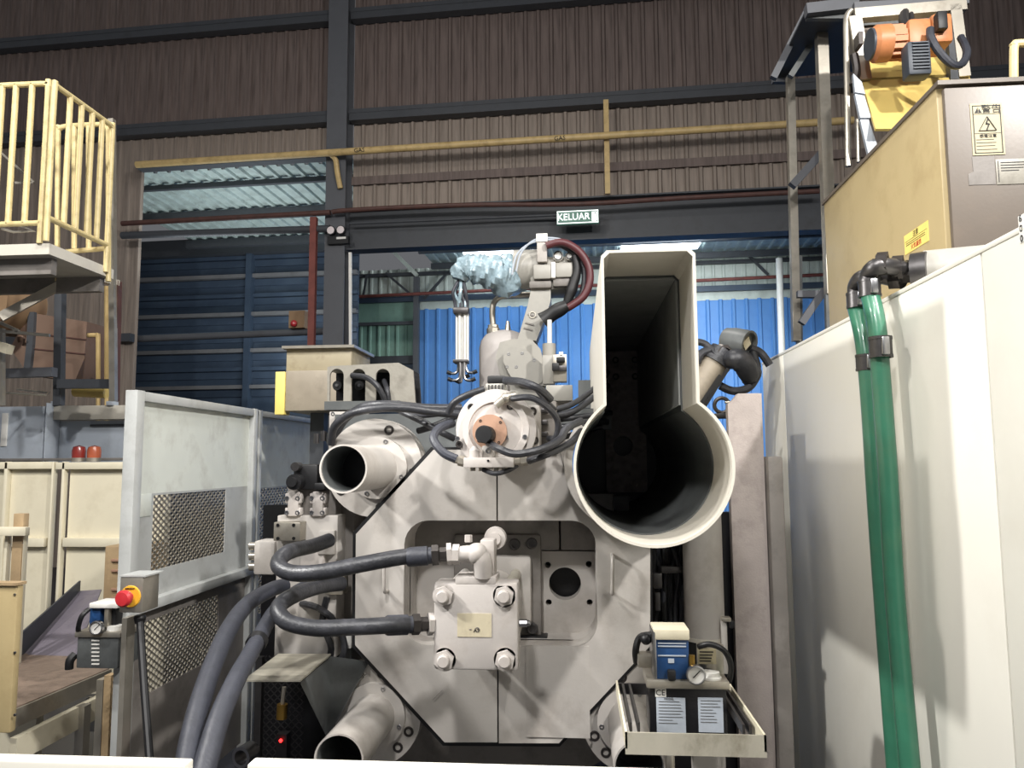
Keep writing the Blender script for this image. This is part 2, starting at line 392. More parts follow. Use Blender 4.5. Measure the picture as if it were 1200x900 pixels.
z = wp(600, 201)[1]; b = B(); hbox(b, sD, sR, .03, .07, z - .08, z + .08); obj('lap_strip', b, 'brown_sheet', wb, 'dark stained overlap band between the sheets')
z = wp(120, 397)[1]; b = B(); hbox(b, sL, sB, -.1, .05, z - .08, z + .08); obj('girt', b, 'dark_steel', wb)
# column and beam
b = B(); cw = sD - sC; hbox(b, sC, sD, -.30, -.27, -H, ztop); hbox(b, sC, sD, .05, .08, -H, ztop); hbox(b, (sC + sD) / 2 - .012, (sC + sD) / 2 + .012, -.27, .05, -H, ztop)
obj('trim_1', b, 'column_steel', label='tall grey steel I-section column between the two bays of the back wall', kind='structure')
b = B(); hbox(b, sD, sR, -.02, .0, zbb, zbt); hbox(b, sD, sR, -.20, .12, zbb - .03, zbb); hbox(b, sD, sR, -.2, .12, zbt - .03, zbt)
obj('trim_2', b, 'dark_steel', label='deep dark steel beam over the opening to the bright annex', kind='structure')
b = B(); hbox(b, sB, sC, -.12, .1, zsh - .12, zsh); obj('trim_3', b, 'dark_steel', label='dark edge beam above the canopy over the blue door', kind='structure')
# annex roof, seen below the beam, and canopy on the left: same sheets
def roof(s0, s1, t0, t1, z, parent, pitch=.30):
    n = max(1, round((s1 - s0) / 1.2)); w = (s1 - s0) / n
    for i in range(n):
        b = B(); a = s0 + i * w; bm = b.bm; pr = []; k = 4; q = w / k
        for j in range(k):
            for ds, dz in ((0, 0), (q * .6, 0), (q * .7, -.05), (q * .92, -.05)): pr.append((a + j * q + ds, z + dz))
        pr.append((a + w, z))
        for (x0, z0), (x1, z1) in zip(pr, pr[1:]):
            bm.faces.new([bm.verts.new(p) for p in (hw(x0, t0, z0), hw(x1, t0, z1), hw(x1, t1, z1), hw(x0, t1, z0))])
        bmesh.ops.remove_doubles(bm, verts=bm.verts[:], dist=1e-4)
        r = bmesh.ops.extrude_face_region(bm, geom=bm.faces[:])
        for v in r['geom']:
            if isinstance(v, bmesh.types.BMVert): v.co.z += 0.012
        obj('roof_sheet', b, 'canopy_sheet', parent)
ZR = 5.92
ce = thing('ceiling', 'pale corrugated roof of the lean-to annex with dark purlins', None, hw(3, 4, ZR), kind='structure')
s1 = wp(1250, 300)[0]
roof(wp(60, 300)[0], sC, .3, 6.4, ZR, ce); roof(sC, s1 + 3, .3, 9.4, ZR, ce)
for t, h, w_ in ((.9, .1, .1), (2.6, .22, .16), (4.8, .2, .16), (6.6, .1, .12), (8.1, .16, .14)):
    b = B(); hbox(b, wp(60, 300)[0] if t < 6 else sC, s1 + 3, t, t + w_, ZR - .06 - h, ZR - .06); obj('purlin', b, 'dark_steel', ce)
for lab, q in (('bright translucent skylight strip behind the robot arm', ((541, 291), (627, 287), (622, 301), (546, 304))), ('bright translucent skylight strip above the slotted barrel', ((729, 280), (826, 275), (817, 291), (727, 293)))):
    b = B(); b.plate([PZ(u, v, ZR - .07) for u, v in q], -.02)
    o = obj('window_1' if 'robot' in lab else 'window_2', b, 'light_strip', label=lab, kind='structure')
# annex far wall
T = 8.9
wa = thing('wall_annex', 'far wall of the annex in pale green and bright blue corrugated sheets', None, hw(3, T, -H), kind='structure')
sa, sb, sc = wp(405, 340, T)[0], wp(489, 340, T)[0], wp(1010, 340, T)[0]
zt = ZR; z1 = wp(560, 350, T)[1]; z2 = wp(600, 359, T)[1]; zg = wp(450, 380, T)[1]; zh = wp(450, 418, T)[1]
sheets(sa, sc + 6, z1, zt, T, wa, 'annex_pale', 1.2, .3, .04)
b = B(); hbox(b, sb, sc + 6, T - .02, T + .02, z2 - .02, z1); obj('flashing', b, 'annex_pale', wa)
sheets(sb, sc + 6, -H, z2, T - .01, wa, 'annex_blue', 1.5, .375, .05)
b = B(); hbox(b, sa, sb, T - .02, T + .02, zg, z1); obj('flashing', b, 'annex_green', wa)
sheets(sa, sb, zh, zg, T, wa, 'annex_green', 1.0, .28, .04)
b = B(); hbox(b, sa, sb, T - .02, T + .02, -H, zh); obj('lower_panel', b, 'door_blue', wa)
for (za, h_, m) in ((z1 + .03, .16, 'door_blue'), (wp(600, 318, T)[1], .1, 'dark_steel')):
    b = B(); hbox(b, sa, sc + 6, T - .18, T - .05, za - h_ / 2, za + h_ / 2); obj('girt', b, m, wa)
b = B(); hbox(b, sa, sb, T - .14, T - .02, zg - .05, zg + .05); obj('girt', b, 'column_steel', wa)
b = B(); hbox(b, sa, sb, T - .14, T - .02, zh - .25, zh); obj('girt', b, 'dark_steel', wa)
b = B(); hbox(b, sb - .06, sb + .10, T - .25, T - .05, -H, ZR - .3); obj('post', b, 'column_steel', wa, 'blue grey steel post')
for (u0, v0, u1, v1, m, w_) in ((462, 296, 489, 323, 'annex_pale', .12), (452, 320, 479, 343, 'dark_steel', .07), (524, 320, 497, 350, 'dark_steel', .07), (878, 300, 900, 322, 'dark_steel', .07), (430, 322, 425, 350, 'dark_steel', .06)):
    a, za = wp(u0, v0, T - .2); c, zc = wp(u1, v1, T - .2)
    b = B(); b.bar(hw(a, T - .2, za), hw(c, T - .2, zc), w_); obj('brace', b, m, wa)
def htube(name, u0, v0, u1, v1, t, r, m, label, cat, group=None):
    a, za = wp(u0, v0, t); c, zc = wp(u1, v1, t); b = B(); b.cyl(hw(a, t, za), hw(c, t, zc), r, 12)
    return obj(name, b, m, None, label, cat, group)
htube('wall_pipe', 412, 348, 985, 321, T - .4, .05, 'rust_red', 'long thin red pipe running level across the annex in front of the blue sheets', 'pipe')
htube('downpipe', 913, 303, 923, 640, T - 1.6, .09, 'white', 'white vertical downpipe standing in the annex right of the slotted barrel', 'pipe')
# blue door on the left
TD = 6.0
d = thing('door_1', 'large dark blue steel sliding door with horizontal ribs', None, hw(-2, TD, -H), kind='structure')
da, dc = wp(150, 340, TD)[0], wp(420, 340, TD)[0]; zd = wp(270, 287, TD)[1]
b = B(); hbox(b, da, dc, TD, TD + .06, -H, zd); obj('door_leaf', b, 'door_blue', d)
b = B(); hbox(b, da, dc, TD - .35, TD, zd - .35, zd + .1); obj('door_header', b, 'dark_steel', d)
for v in (305, 327, 349, 371, 392, 413, 434, 455):
    z = wp(240, v, TD)[1]; lt = v in (327, 371, 413, 455)
    b = B(); hbox(b, da, dc, TD - (.2 if lt else .12), TD, z - .05, z + .05); obj('rib', b, 'door_ledge' if lt else 'door_blue', d)
    b = B(); hbox(b, da, dc, TD - .06, TD, z - .26, z - .08); obj('door_board', b, 'door_blue', d)
for u in (158, 296, 405):
    s = wp(u, 340, TD)[0]; b = B(); hbox(b, s - .08, s + .08, TD - .28, TD, -H, zd - .3); obj('stile', b, 'door_blue', d)
# horizontal services on the wall
y = htube('gas_pipe', 160, 193, 1000, 141, -.55, .065, 'yellow_pipe', 'long yellow gas pipe running across the brown back wall', 'pipe')
for u, v in ((421, 176), (656, 162)):
    a, za = wp(u, v, -.62); text('GAS', .11, 'print_black', y, hw(a, -.622, za), rot=3)
for k, (u, v0, v1) in enumerate(((710, 118, 228),)):
    a, za = wp(u, v0, -.4); c, zc = wp(u + 1, v1, -.4); b = B(); b.bar(hw(a, -.42, za), hw(a, -.42, zc), .09, .06)
    obj('pipe_bracket', b, 'yellow_pipe', None, 'straight yellow strut holding the gas pipe near the exit sign', 'bracket')
a, za = wp(386, 180, -.5); c, zc = wp(398, 220, -.4); b = B(); b.tube([hw(a, -.5, za), hw(a + .1, -.45, za - .1), hw(c - .05, -.4, zc + .3), hw(c, -.36, zc)], .05, 10)
obj('pipe_bracket', b, 'yellow_pipe', None, 'bent yellow bracket holding the gas pipe on the grey column', 'bracket')
htube('service_pipe', 143, 262, 387, 249, -.45, .05, 'pipe_brown', 'brown pipe in front of the canopy left of the grey column', 'pipe')
a, za = wp(385, 249, -.5); b = B(); b.tube([hw(wp(u, v, -.5)[0], -.5, wp(u, v, -.5)[1]) for u, v in ((389, 249), (400, 247), (470, 243), (560, 240), (680, 239), (800, 232), (960, 224))], .045, 10, 3)
obj('service_pipe', b, 'pipe_brown', None, 'sagging brown pipe running along the dark beam to the right of the grey column', 'pipe')
htube('service_pipe', 143, 276, 387, 268, -.4, .07, 'dark_steel', 'thick dark pipe just below the brown one in front of the canopy', 'pipe')
htube('conduit', 410, 262, 700, 250, -.3, .025, 'dark_steel', 'thin dark conduit along the dark beam', 'pipe')
htube('guard_rail', 140, 398, 388, 388, .6, .07, 'column_steel', 'dark horizontal rail in front of the blue door', 'rail')
a, za = wp(368, 255, -.45); zb_ = wp(368, 470, -.45)[1]; b = B(); b.box(-.01, .01, 0, .02, 0, .02); b = B(); hbox(b, a - .06, a + .06, -.5, -.4, zb_, za)
obj('standpipe', b, 'rust_red', None, 'upright rust-red pipe left of the grey column', 'pipe')
# emergency twin lamp on the column
a, za = wp(397, 279, -.36); t = thing('emergency_lamp', 'black twin-head emergency lamp fixed on the grey column', 'lamp', hw(a, -.36, za - .1))
b = B(); hbox(b, a - .20, a + .20, -.42, -.31, za - .12, za + .02); obj('housing', b, 'black', t)
for du in (-.115, .075):
    b = B(); c = hw(a + du, -.45, za + .12); b.lathe([(.06, .1), (.085, 0), (.085, -.03), (.075, -.03)], c, c + NO, 20); h_ = obj('lamp_head', b, 'black', t)
    b = B(); b.lathe([(.07, 0), (.07, -.035), (.0, -.045)], c, c + NO, 20); obj('lens', b, 'lamp_lens', h_)
b = B(); hbox(b, a - .02, a + .16, -.43, -.42, za - .04, za); obj('label_plate', b, 'white', t)
# exit sign
a, za = wp(677, 255, -.5); t = thing('exit_sign', 'green and white KELUAR exit sign hanging at the dark beam', 'sign', hw(a, -.5, za - .1))
b = B(); hbox(b, a - .37, a + .37, -.54, -.48, za - .125, za + .125); obj('sign_box', b, 'sign_face', t)
b = B()
for q in ((-.36, .36, .10, .112), (-.36, .36, -.112, -.10), (-.36, -.348, -.11, .11), (.348, .36, -.11, .11)): hbox(b, a + q[0], a + q[1], -.546, -.54, za + q[2], za + q[3])
obj('sign_border', b, 'sign_print', t)
o = text('KELUAR', .172, 'sign_print', t, hw(a - .07, -.546, za), ext=.003, sx=.92); o.rotation_euler = (0, 0, -BW)
b = B(); hbox(b, a + .25, a + .335, -.546, -.54, za - .08, za + .08); f = obj('running_figure_panel', b, 'sign_print', t)
b = B(); c = hw(a + .29, -.549, za); b.bar(c + Vector((-.03, 0, -.06)), c + Vector((.02, 0, .04)), .022, .004); b.bar(c + Vector((.03, 0, -.06)), c + Vector((0, 0, 0)), .018, .004); b.ball(c + Vector((.02, 0, .058)), .014, 8); obj('figure', b, 'sign_face', f)
# cardboard box and red item on the rail left of the column
a, za = wp(342, 376, .55); b = B(); hbox(b, a - .02, a + .3, .45, .8, za - .16, za + .18); t = obj('carton', b, 'cardboard', None, 'small open cardboard carton on the dark rail before the blue door', 'box')
b = B(); b.ball(hw(a + .1, .42, za - .08), .07, 10); obj('red_tape_roll', b, 'button_red', t, 'red roll inside')

# ================================================================== RIGHT SIDE
XP = 1.30
t = thing('machine_enclosure', 'large smooth off-white side panel running along the right of the machine', 'panel', (XP, 3.6, -H))
a = PX(893, 425, XP); c = PX(1200, 262, XP); zt = (a.z + c.z) / 2; YF = a.y
ys = [YF, PX(1160, 400, XP).y, .3]
ys = [YF, PX(921, 500, XP).y, PX(1163, 500, XP).y, .2]
for i in range(3):
    b = B(); b.box(XP, XP + .05, ys[i + 1] + .004, ys[i] - .004, -H, zt - .02, .003); obj('side_sheet', b, 'panel_white', t)
b = B(); b.box(XP - .004, XP + .20, .2, YF, zt - .02, zt, .006); obj('top_flange', b, 'panel_white', t)
b = B(); b.box(XP + .05, XP + .3, YF - .05, YF, -H, zt - .02); obj('end_sheet', b, 'guard_paint', t)
c = PX(1197, 272, XP - .003); b = B(); b.box(XP - .003, XP, c.y - .12, c.y + .012, c.z - .03, c.z + .05); pl = obj('side_label', b, 'white', t, 'white label at the top edge')
text('6\n0\n0', .03, 'print_black', pl, (XP - .0035, c.y, c.z + .01), 'x')
# beige cabinet above
XC = 1.62; q = PX(1100, 95, XC); yn = q.y; zt2 = (q.z + PX(965, 237, XC).z) / 2; yf = PX(965, 237, XC).y
t = thing('control_cabinet', 'big beige and brown-grey steel cabinet rising behind the off-white side panel', 'cabinet', (XC + .7, (yn + yf) / 2, .3))
b = B(); b.box(XC, XC + 1.6, yn + .03, yf, .25, zt2 - .01, .01); obj('body', b, 'beige_cabinet', t)
b = B(); b.box(XC + .02, XC + 1.6, yn, yn + .028, .25, zt2 - .03, .006); fd = obj('front_door', b, 'brown_grey_cabinet', t, 'brown-grey front face')
b = B(); b.box(XC - .01, XC + 1.62, yn - .012, yf + .01, zt2 - .02, zt2); obj('roof_edge', b, 'brown_grey_cabinet', t)
# warning labels
p0 = P(1136, 122, yn); p1 = P(1178, 181, yn); b = B(); b.box(p0.x, p1.x, yn - .003, yn, p1.z, p0.z); wl = obj('warning_label', b, 'label_cream', fd, 'cream electrical warning label')
Wd = p1.x - p0.x; Hd = p0.z - p1.z
def fr(b, x0, x1, z0, z1, y, w=.004):
    b.box(x0, x1, y - .0006, y, z0, z0 + w); b.box(x0, x1, y - .0006, y, z1 - w, z1); b.box(x0, x0 + w, y - .0006, y, z0, z1); b.box(x1 - w, x1, y - .0006, y, z0, z1)
# printing on the warning label: one flat print mesh plus lettering (children of the door, beside the label)
yl = yn - .003; X = lambda f: p0.x + Wd * f
Z = lambda f: p0.z - Hd * f
b = B(); fr(b, X(.06), X(.94), Z(.97), Z(.04), yl); b.box(X(.06), X(.94), yl - .0006, yl, Z(.215), Z(.205)); b.box(X(.06), X(.94), yl - .0006, yl, Z(.59), Z(.58))
def tri(b, cx, cz, r, wd, y):
    pts = [(cx - r, cz - r * .8), (cx + r, cz - r * .8), (cx, cz + r * .95)]
    for i in range(3):
        a_, c_ = pts[i], pts[(i + 1) % 3]; b.bar((a_[0], y, a_[1]), (c_[0], y, c_[1]), wd, wd * .4)
tri(b, X(.5), Z(.41), Wd * .27, .006, yl); b.bar((X(.54), yl, Z(.29)), (X(.46), yl, Z(.41)), .005, .005); b.bar((X(.46), yl, Z(.40)), (X(.56), yl, Z(.41)), .005, .005); b.bar((X(.56), yl, Z(.40)), (X(.47), yl, Z(.52)), .005, .005)
b.prism([(X(.12), Z(.19)), (X(.36), Z(.19)), (X(.24), Z(.07))], yl - .0006, yl)
random.seed(3)
for i, f in enumerate((.70, .76, .82, .89)): b.box(X(.12), X(.12 + random.uniform(.5, .72)), yl - .0006, yl, Z(f + .012), Z(f))
obj('label_print', b, 'print_black', fd)
text('!', .03, 'label_cream', fd, (X(.24), yl - .0012, Z(.135)))
text('警告', .042, 'print_black', fd, (X(.65), yl - .001, Z(.125)), ext=.0004)
text('感電注意', .018, 'print_black', fd, (X(.5), yl - .001, Z(.64)), ext=.0004)
q0 = P(1136, 184, yn); q1 = P(1167, 216, yn); b = B(); b.plate([(q0.x + .01, yn, q0.z), (q1.x, yn, q0.z), (q1.x, yn, q1.z), (q0.x - .01, yn, q1.z), (q0.x - .01, yn, q1.z + .05), (q0.x + .012, yn, q1.z + .06)], -.002); obj('tape_residue', b, 'machine_paint_dark', fd, 'torn label residue')
q0 = P(1166, 187, yn); q1 = P(1212, 215, yn); b = B(); b.box(q0.x, q1.x, yn - .003, yn, q1.z, q0.z, .0005); obj('paper_label', b, 'cover_grey', fd, 'scuffed paper label')
b = B()
for i in range(4): b.box(q0.x + .02, q1.x - .02 * i, yn - .0036, yn - .003, q0.z - .018 - i * .012, q0.z - .014 - i * .012)
b.box(q0.x + .008, q0.x + .011, yn - .0036, yn - .003, q1.z + .01, q0.z - .008); obj('label_print', b, 'print_black', fd)
q0 = PX(1060, 277, XC); q1 = PX(1089, 280, XC)
b = B(); zz0, zz1 = PX(1060, 300, XC).z, PX(1060, 277, XC).z; b.box(XC - .003, XC, q1.y, q0.y, zz0, zz1); ly = obj('warning_label', b, 'label_yellow', t, 'yellow caution label')
mid = (q0.y + q1.y) / 2; L_ = q0.y - q1.y
b = B(); b.box(XC - .0036, XC - .003, q1.y + .01, q0.y - .01, zz0 + (zz1 - zz0) * .62, zz0 + (zz1 - zz0) * .64)
for f in (.5, .4): b.box(XC - .0036, XC - .003, q1.y + .03, q0.y - .02, zz0 + (zz1 - zz0) * f, zz0 + (zz1 - zz0) * (f + .03))
obj('label_print', b, 'print_black', t)
text('注意', .03, 'print_black', t, (XC - .0036, mid, zz0 + (zz1 - zz0) * .8), 'x', ext=.0004)
text('火気厳禁', .028, 'print_red', t, (XC - .0036, mid, zz0 + (zz1 - zz0) * .2), 'x', ext=.0004)
# handrail far right behind the cabinet
b = B(); ya = 4.2; b.tube([P(1188, 92, ya), P(1188, 62, ya), P(1189, 54, ya), P(1194, 51, ya), P(1260, 50, ya)], .022, 10, 4)
obj('yellow_handrail', b, 'rail_yellow', None, 'cream yellow handrail loop at the top right above the cabinet', 'handrail')

# green hoses on the side panel
def vhose(pts, r, x, m='hose_green'):
    b = B(); b.tube([PX(u, v, x) for u, v in pts], r, 16, 5); return b
h1 = thing('water_hose', 'left of the two green hoses hanging down the off-white panel', 'hose', PX(1040, 880, XP - .1), 'green hoses')
obj('hose', vhose([(1002, 356), (1012, 400), (1019, 470), (1026, 580), (1036, 720), (1049, 890), (1054, 960)], .036, XP - .05), 'hose_green', h1)
h2 = thing('water_hose', 'right of the two green hoses, nearer, with a bright clamp at mid height', 'hose', PX(1060, 880, XP - .1), 'green hoses')
obj('hose', vhose([(1018, 340), (1027, 380), (1033, 450), (1041, 560), (1049, 700), (1062, 850), (1072, 960)], .036, XP - .10), 'hose_green', h2)
def clamp(h, u, v, x, r, wid=.05):
    c = PX(u, v, x); b = B(); b.lathe([(r, -wid / 2), (r * 1.12, -wid / 2), (r * 1.12, wid / 2), (r, wid / 2)], c, c + Vector((0, 0, 1)), 20, True)
    b.lathe([(r, -wid * .7), (r * 1.17, -wid * .7), (r * 1.17, -wid * .5), (r, -wid * .5)], c, c + Vector((0, 0, 1)), 20, True)
    b.lathe([(r, wid * .5), (r * 1.17, wid * .5), (r * 1.17, wid * .7), (r, wid * .7)], c, c + Vector((0, 0, 1)), 20, True)
    k = obj('hose_clamp', b, 'dark_metal', h); b = B(); b.box(c.x - .015, c.x + .015, c.y - r * 1.5, c.y - r * 1.05, c.z - wid * .6, c.z + wid * .6, .006); obj('clamp_screw', b, 'steel', k); return k
clamp(h1, 1015, 425, XP - .05, .037); clamp(h2, 1032, 407, XP - .10, .038, .06)
clamp(h1, 1004, 352, XP - .05, .038, .05); clamp(h2, 1019, 338, XP - .10, .038, .05)
f = thing('hose_fitting', 'grimy grey double pipe elbow feeding the two green hoses over the panel edge', 'fitting', PX(1040, 320, XP - .05))
b = B(); A_ = PX(1019, 334, XP - .10); b.tube([A_, PX(1018, 322, XP - .1), PX(1026, 313, XP - .09), PX(1042, 312, XP - .03), PX(1062, 316, XP + .08)], .034, 14, 6); obj('elbow_pipe', b, 'dark_metal', f)
b = B(); b.tube([PX(1003, 348, XP - .05), PX(1002, 336, XP - .05), PX(1010, 325, XP - .05), PX(1030, 324, XP), PX(1058, 330, XP + .06)], .032, 14, 6); obj('elbow_pipe', b, 'dark_metal', f)
for u, v, x in ((1034, 309, XP - .06), (1052, 313, XP + .02), (1028, 316, XP - .03), (1048, 325, XP + .02), (1064, 318, XP + .08)):
    b = B(); c = PX(u, v, x); d_ = Vector((.6, -.35, -.05)).normalized(); b.lathe([(.030, -.02), (.048, -.02), (.048, .02), (.030, .02)], c, c + d_, 6, True); obj('pipe_nut', b, 'bolt_dark', f)
b = B(); c = PX(1069, 321, XP + .1); b.cyl(c, c + Vector((.05, -.03, 0)), .085, 20); obj('flange', b, 'dark_metal', f)
b = B(); c = PX(1082, 322, XP + .16); b.cyl(c, c + Vector((.5, -.28, -.05)), .10, 24, .12); obj('pump_nose', b, 'robot_cream', f, 'pale round pump nose')

# grey vertical post (safety door edge)
YP = 4.35; q0 = P(857, 600, YP); q1 = P(895, 600, YP); zt_ = P(875, 461, YP).z
t = thing('safety_door_post', 'tall worn grey-mauve steel post between the machine and the off-white panel', 'post', ((q0.x + q1.x) / 2, YP, -H))
b = B(); w_ = q1.x - q0.x; b.prism([(q0.x, -H), (q1.x, -H), (q1.x, zt_), (q0.x + .06, zt_), (q0.x + .03, zt_ - .035), (q0.x, zt_ - .06)], YP, YP + .06); obj('front_plate', b, 'post_grey', t)
b = B(); b.box(q1.x, q1.x + .015, YP + .01, YP + .3, -H, zt_); obj('side_plate', b, 'post_grey', t)
b = B(); b.box(q1.x + .02, q1.x + .10, YP - .05, YP + .2, -H, zt_ - .35, .01); obj('inner_rail', b, 'machine_paint_dark', t)
t = thing('overhead_scaffold', 'dark grey steel platform frame with a sloping roof at the upper right', 'scaffold', P(960, 400, 7.0))
ys_ = 7.4
def sb_(pts, w, m='column_steel', name='strut', par=None, y=None):
    b = B(); b.bar(P(pts[0], pts[1], y or ys_), P(pts[2], pts[3], y or ys_), w); return obj(name, b, m, par or t)
b = B(); q = [P(906, 94, 7.6), P(948, 12, 9.6), P(1010, 8, 9.2), P(1010, 92, 7.3)]; b.plate([P(906, 92, 7.4), P(945, 12, 6.2), P(1004, 10, 6.2), P(1004, 84, 7.4)], .02); obj('roof_plate', b, 'dark_steel', t)
for p_, w_, y_ in (((926, 90, 933, 400), .07, 7.2), ((962, 32, 974, 345), .09, 6.6), ((926, 90, 962, 34), .05, 6.8), ((944, 13, 1005, 6), .09, 6.2), ((945, 20, 1002, 20), .05, 6.25), ((928, 218, 966, 176), .07, 6.9), ((905, 94, 930, 94), .06, 7.4), ((934, 345, 960, 345), .06, 7.0), ((970, 345, 974, 470), .05, 6.6), ((936, 300, 937, 440), .05, 7.2), ((939, 379, 966, 340), .06, 6.8), ((906, 92, 945, 14), .06, 6.8)):
    sb_(p_, w_, 'oily_grey' if w_ < .06 else 'stainless' if p_[0] == 962 or p_[0] == 926 and p_[3] == 400 else 'column_steel', 'post' if p_[3] - p_[1] > 100 else 'strut', y=y_)
# conveyor head frame with orange motor
YM = 5.6
t = thing('conveyor_head', 'grey steel conveyor head frame with a yellow chute at the upper right', 'conveyor', P(1060, 160, YM))
for p_, m_, w_ in (((1000, 22, 1012, 96), 'stainless', .09), ((1117, 8, 1128, 92), 'stainless', .08), ((1000, 19, 1130, 8), 'stainless', .08), ((1000, 8, 1134, 2), 'column_steel', .05), ((1113, 20, 1117, 95), 'dark_steel', .06)):
    b = B(); b.bar(P(p_[0], p_[1], YM), P(p_[2], p_[3], YM), w_); obj('frame_bar', b, m_, t)
b = B(); b.hexa([P(1004, 30, YM + .25), P(1116, 24, YM + .25), P(1116, 24, YM + .3), P(1004, 30, YM + .3), P(1004, 20, YM + .25), P(1116, 12, YM + .25), P(1116, 12, YM + .3), P(1004, 20, YM + .3)]); obj('cross_beam', b, 'oily_grey', t)
b = B(); b.plate([P(1008, 98, YM + .3), P(1118, 96, YM + .3), P(1118, 22, YM + .3), P(1008, 26, YM + .3)], .02); obj('back_plate', b, 'brown_sheet_pale', t)
b = B(); b.plate([P(1010, 95, YM + .05), P(1112, 90, YM + .05), P(1108, 66, YM + .2), P(1012, 70, YM + .2)], .02); obj('upper_chute', b, 'chute_yellow', t)
b = B(); b.plate([P(1010, 94, YM), P(1136, 90, YM), P(1170, 150, YM - .3), P(1026, 151, YM - .3)], .02); obj('chute_plate', b, 'chute_yellow', t, 'bright yellow chute plate')
for q in (((1000, 86), (1010, 96), (1014, 110), (1002, 108)), ((1002, 110), (1013, 112), (1021, 138), (1008, 138)), ((1008, 140), (1018, 140), (1030, 176), (1018, 182))):
    b = B(); b.plate([P(u, v, YM - .2) for u, v in q], .03); obj('side_cover', b, 'bluegrey_sheet', t)
b = B(); b.tube([P(994, 195, YM), P(993, 120, YM), P(992, 60, YM), P(992, 22, YM), P(998, 12, YM)], .022, 10, 4); obj('conduit', b, 'stainless', t)
b = B(); b.tube([P(1006, 190, YM + .1), P(1005, 140, YM + .1)], .016, 8, 2); obj('conduit', b, 'stainless', t)
b = B(); b.tube([P(1001, 64, YM - .1), P(1004, 84, YM - .1), P(1000, 100, YM - .1)], .03, 8, 4); b.box(P(998, 60, YM).x, P(1003, 60, YM).x, YM - .15, YM - .05, P(998, 64, YM).z, P(998, 50, YM).z); obj('cable_gland', b, 'bolt_dark', t)
t = thing('gear_motor', 'orange gear motor with ribbed dark junction box and black cable, upper right', 'motor', P(1060, 80, YM - .25))
ym = YM - .3; a = P(1020, 52, ym); c = P(1108, 46, ym); dx = (c - a).normalized()
b = B(); L_ = (c - a).length; b.lathe([(.0, .0), (.10, .0), (.125, .03), (.125, L_ * .24), (.0, L_ * .24)], a, a + dx, 24); obj('fan_cowl', b, 'motor_orange', t)
b = B(); b.cyl(a + dx * -.01, a + dx * .01, .105, 24); obj('fan_grille', b, 'motor_dark', t)
for i in range(14):
    an = 2 * math.pi * i / 14; b = B(); cc = a + dx * L_ * .32; up = Vector((0, math.sin(an), math.cos(an))) * .10
    b.bar(a + dx * L_ * .23 + up, a + dx * L_ * .42 + up, .012, .04); obj('cooling_fin', b, 'motor_orange', t)
b = B(); b.cyl(a + dx * L_ * .22, a + dx * L_ * .44, .095, 20); obj('stator', b, 'motor_orange', t)
b = B(); q = a + dx * L_ * .43; b.box(q.x, q.x + L_ * .30, ym - .11, ym + .11, a.z - .09, a.z + .115, .02); obj('gearbox', b, 'motor_orange', t)
b = B(); b.box(q.x + L_ * .30, c.x, ym - .12, ym + .11, a.z - .07, a.z + .14, .025); obj('gearbox_cover', b, 'motor_orange', t)
b = B(); p_ = P(1057, 55, ym - .14); q_ = P(1087, 93, ym - .14); b.box(p_.x, q_.x, ym - .22, ym - .1, q_.z, p_.z, .02); jb = obj('junction_box', b, 'motor_dark', t)
for i in range(9):
    z = q_.z + .04 + (p_.z - q_.z - .06) * i / 8; b = B(); b.box(p_.x + .03, q_.x - .02, ym - .232, ym - .218, z - .004, z + .004); obj('rib', b, 'motor_dark', jb)
b = B(); b.tube([P(1090, 34, ym - .16), P(1091, 44, ym - .18), P(1100, 60, ym - .2), P(1116, 76, ym - .2), P(1128, 74, ym - .15), P(1133, 60, ym - .1), P(1126, 44, ym)], .026, 10); obj('power_cable', b, 'rubber_grey', t)
b = B(); b.box(P(1085, 34, ym).x, P(1096, 34, ym).x, ym - .18, ym - .1, P(1085, 50, ym).z, P(1085, 30, ym).z, .006); obj('cable_gland', b, 'black', t)
b = B(); b.tube([P(1060, 14, YM), P(1059, 24, YM - .1), P(1062, 32, YM - .2)], .035, 10, 4); b.tube([P(1067, 14, YM), P(1068, 24, YM - .1), P(1066, 34, YM - .2)], .02, 8, 4); obj('hanger', b, 'dark_metal', t)

# ================================================================== THE MACHINE
def pp(pts, y): return [(P(u, v, y).x, P(u, v, y).z) for u, v in pts]
YM4 = 4.0
mc = thing('die_casting_machine', 'huge grey-white die casting machine platen with an octagonal cover and round tie-bar sleeves', 'machine', (-.4, 4.4, -H))
cx = P(583, 700, YM4).x
left = [(583, 527), (508, 527), (417, 626), (416, 756), (521, 870), (583, 870)]
wl_, wr_, wt_, wb_ = P(474, 610, YM4).x, P(698, 610, YM4).x, P(583, 610, YM4).z, P(583, 757, YM4).z
wr2 = rrect(wl_, wr_, wb_, wt_, .125, 6)
gap = .004
def half(side):
    o = pp(left if side < 0 else [(583, 527), (655, 527), (664, 560), (678, 585), (700, 604), (736, 615), (762, 628), (762, 757), (655, 871), (583, 871)], YM4)
    # outer outline of this half minus the half of the window
    c0 = cx + side * gap
    win = [p for p in wr2 if (p[0] - cx) * side > .02]
    if side < 0: win = sorted(win, key=lambda p: math.atan2(p[1] - (wt_ + wb_) / 2, -(p[0] - cx)), reverse=True)
    else: win = sorted(win, key=lambda p: math.atan2(p[1] - (wt_ + wb_) / 2, (p[0] - cx)), reverse=True)
    outer = [(c0, o[0][1])] + o[1:-1] + [(c0, o[-1][1])]
    poly = outer + [(c0, wb_)] + list(reversed(win)) + [(c0, wt_)]
    return poly
for s in (-1, 1):
    b = B(); b.prism(half(s), YM4, YM4 + .16)
    obj('cover_plate', b, 'machine_paint', mc)
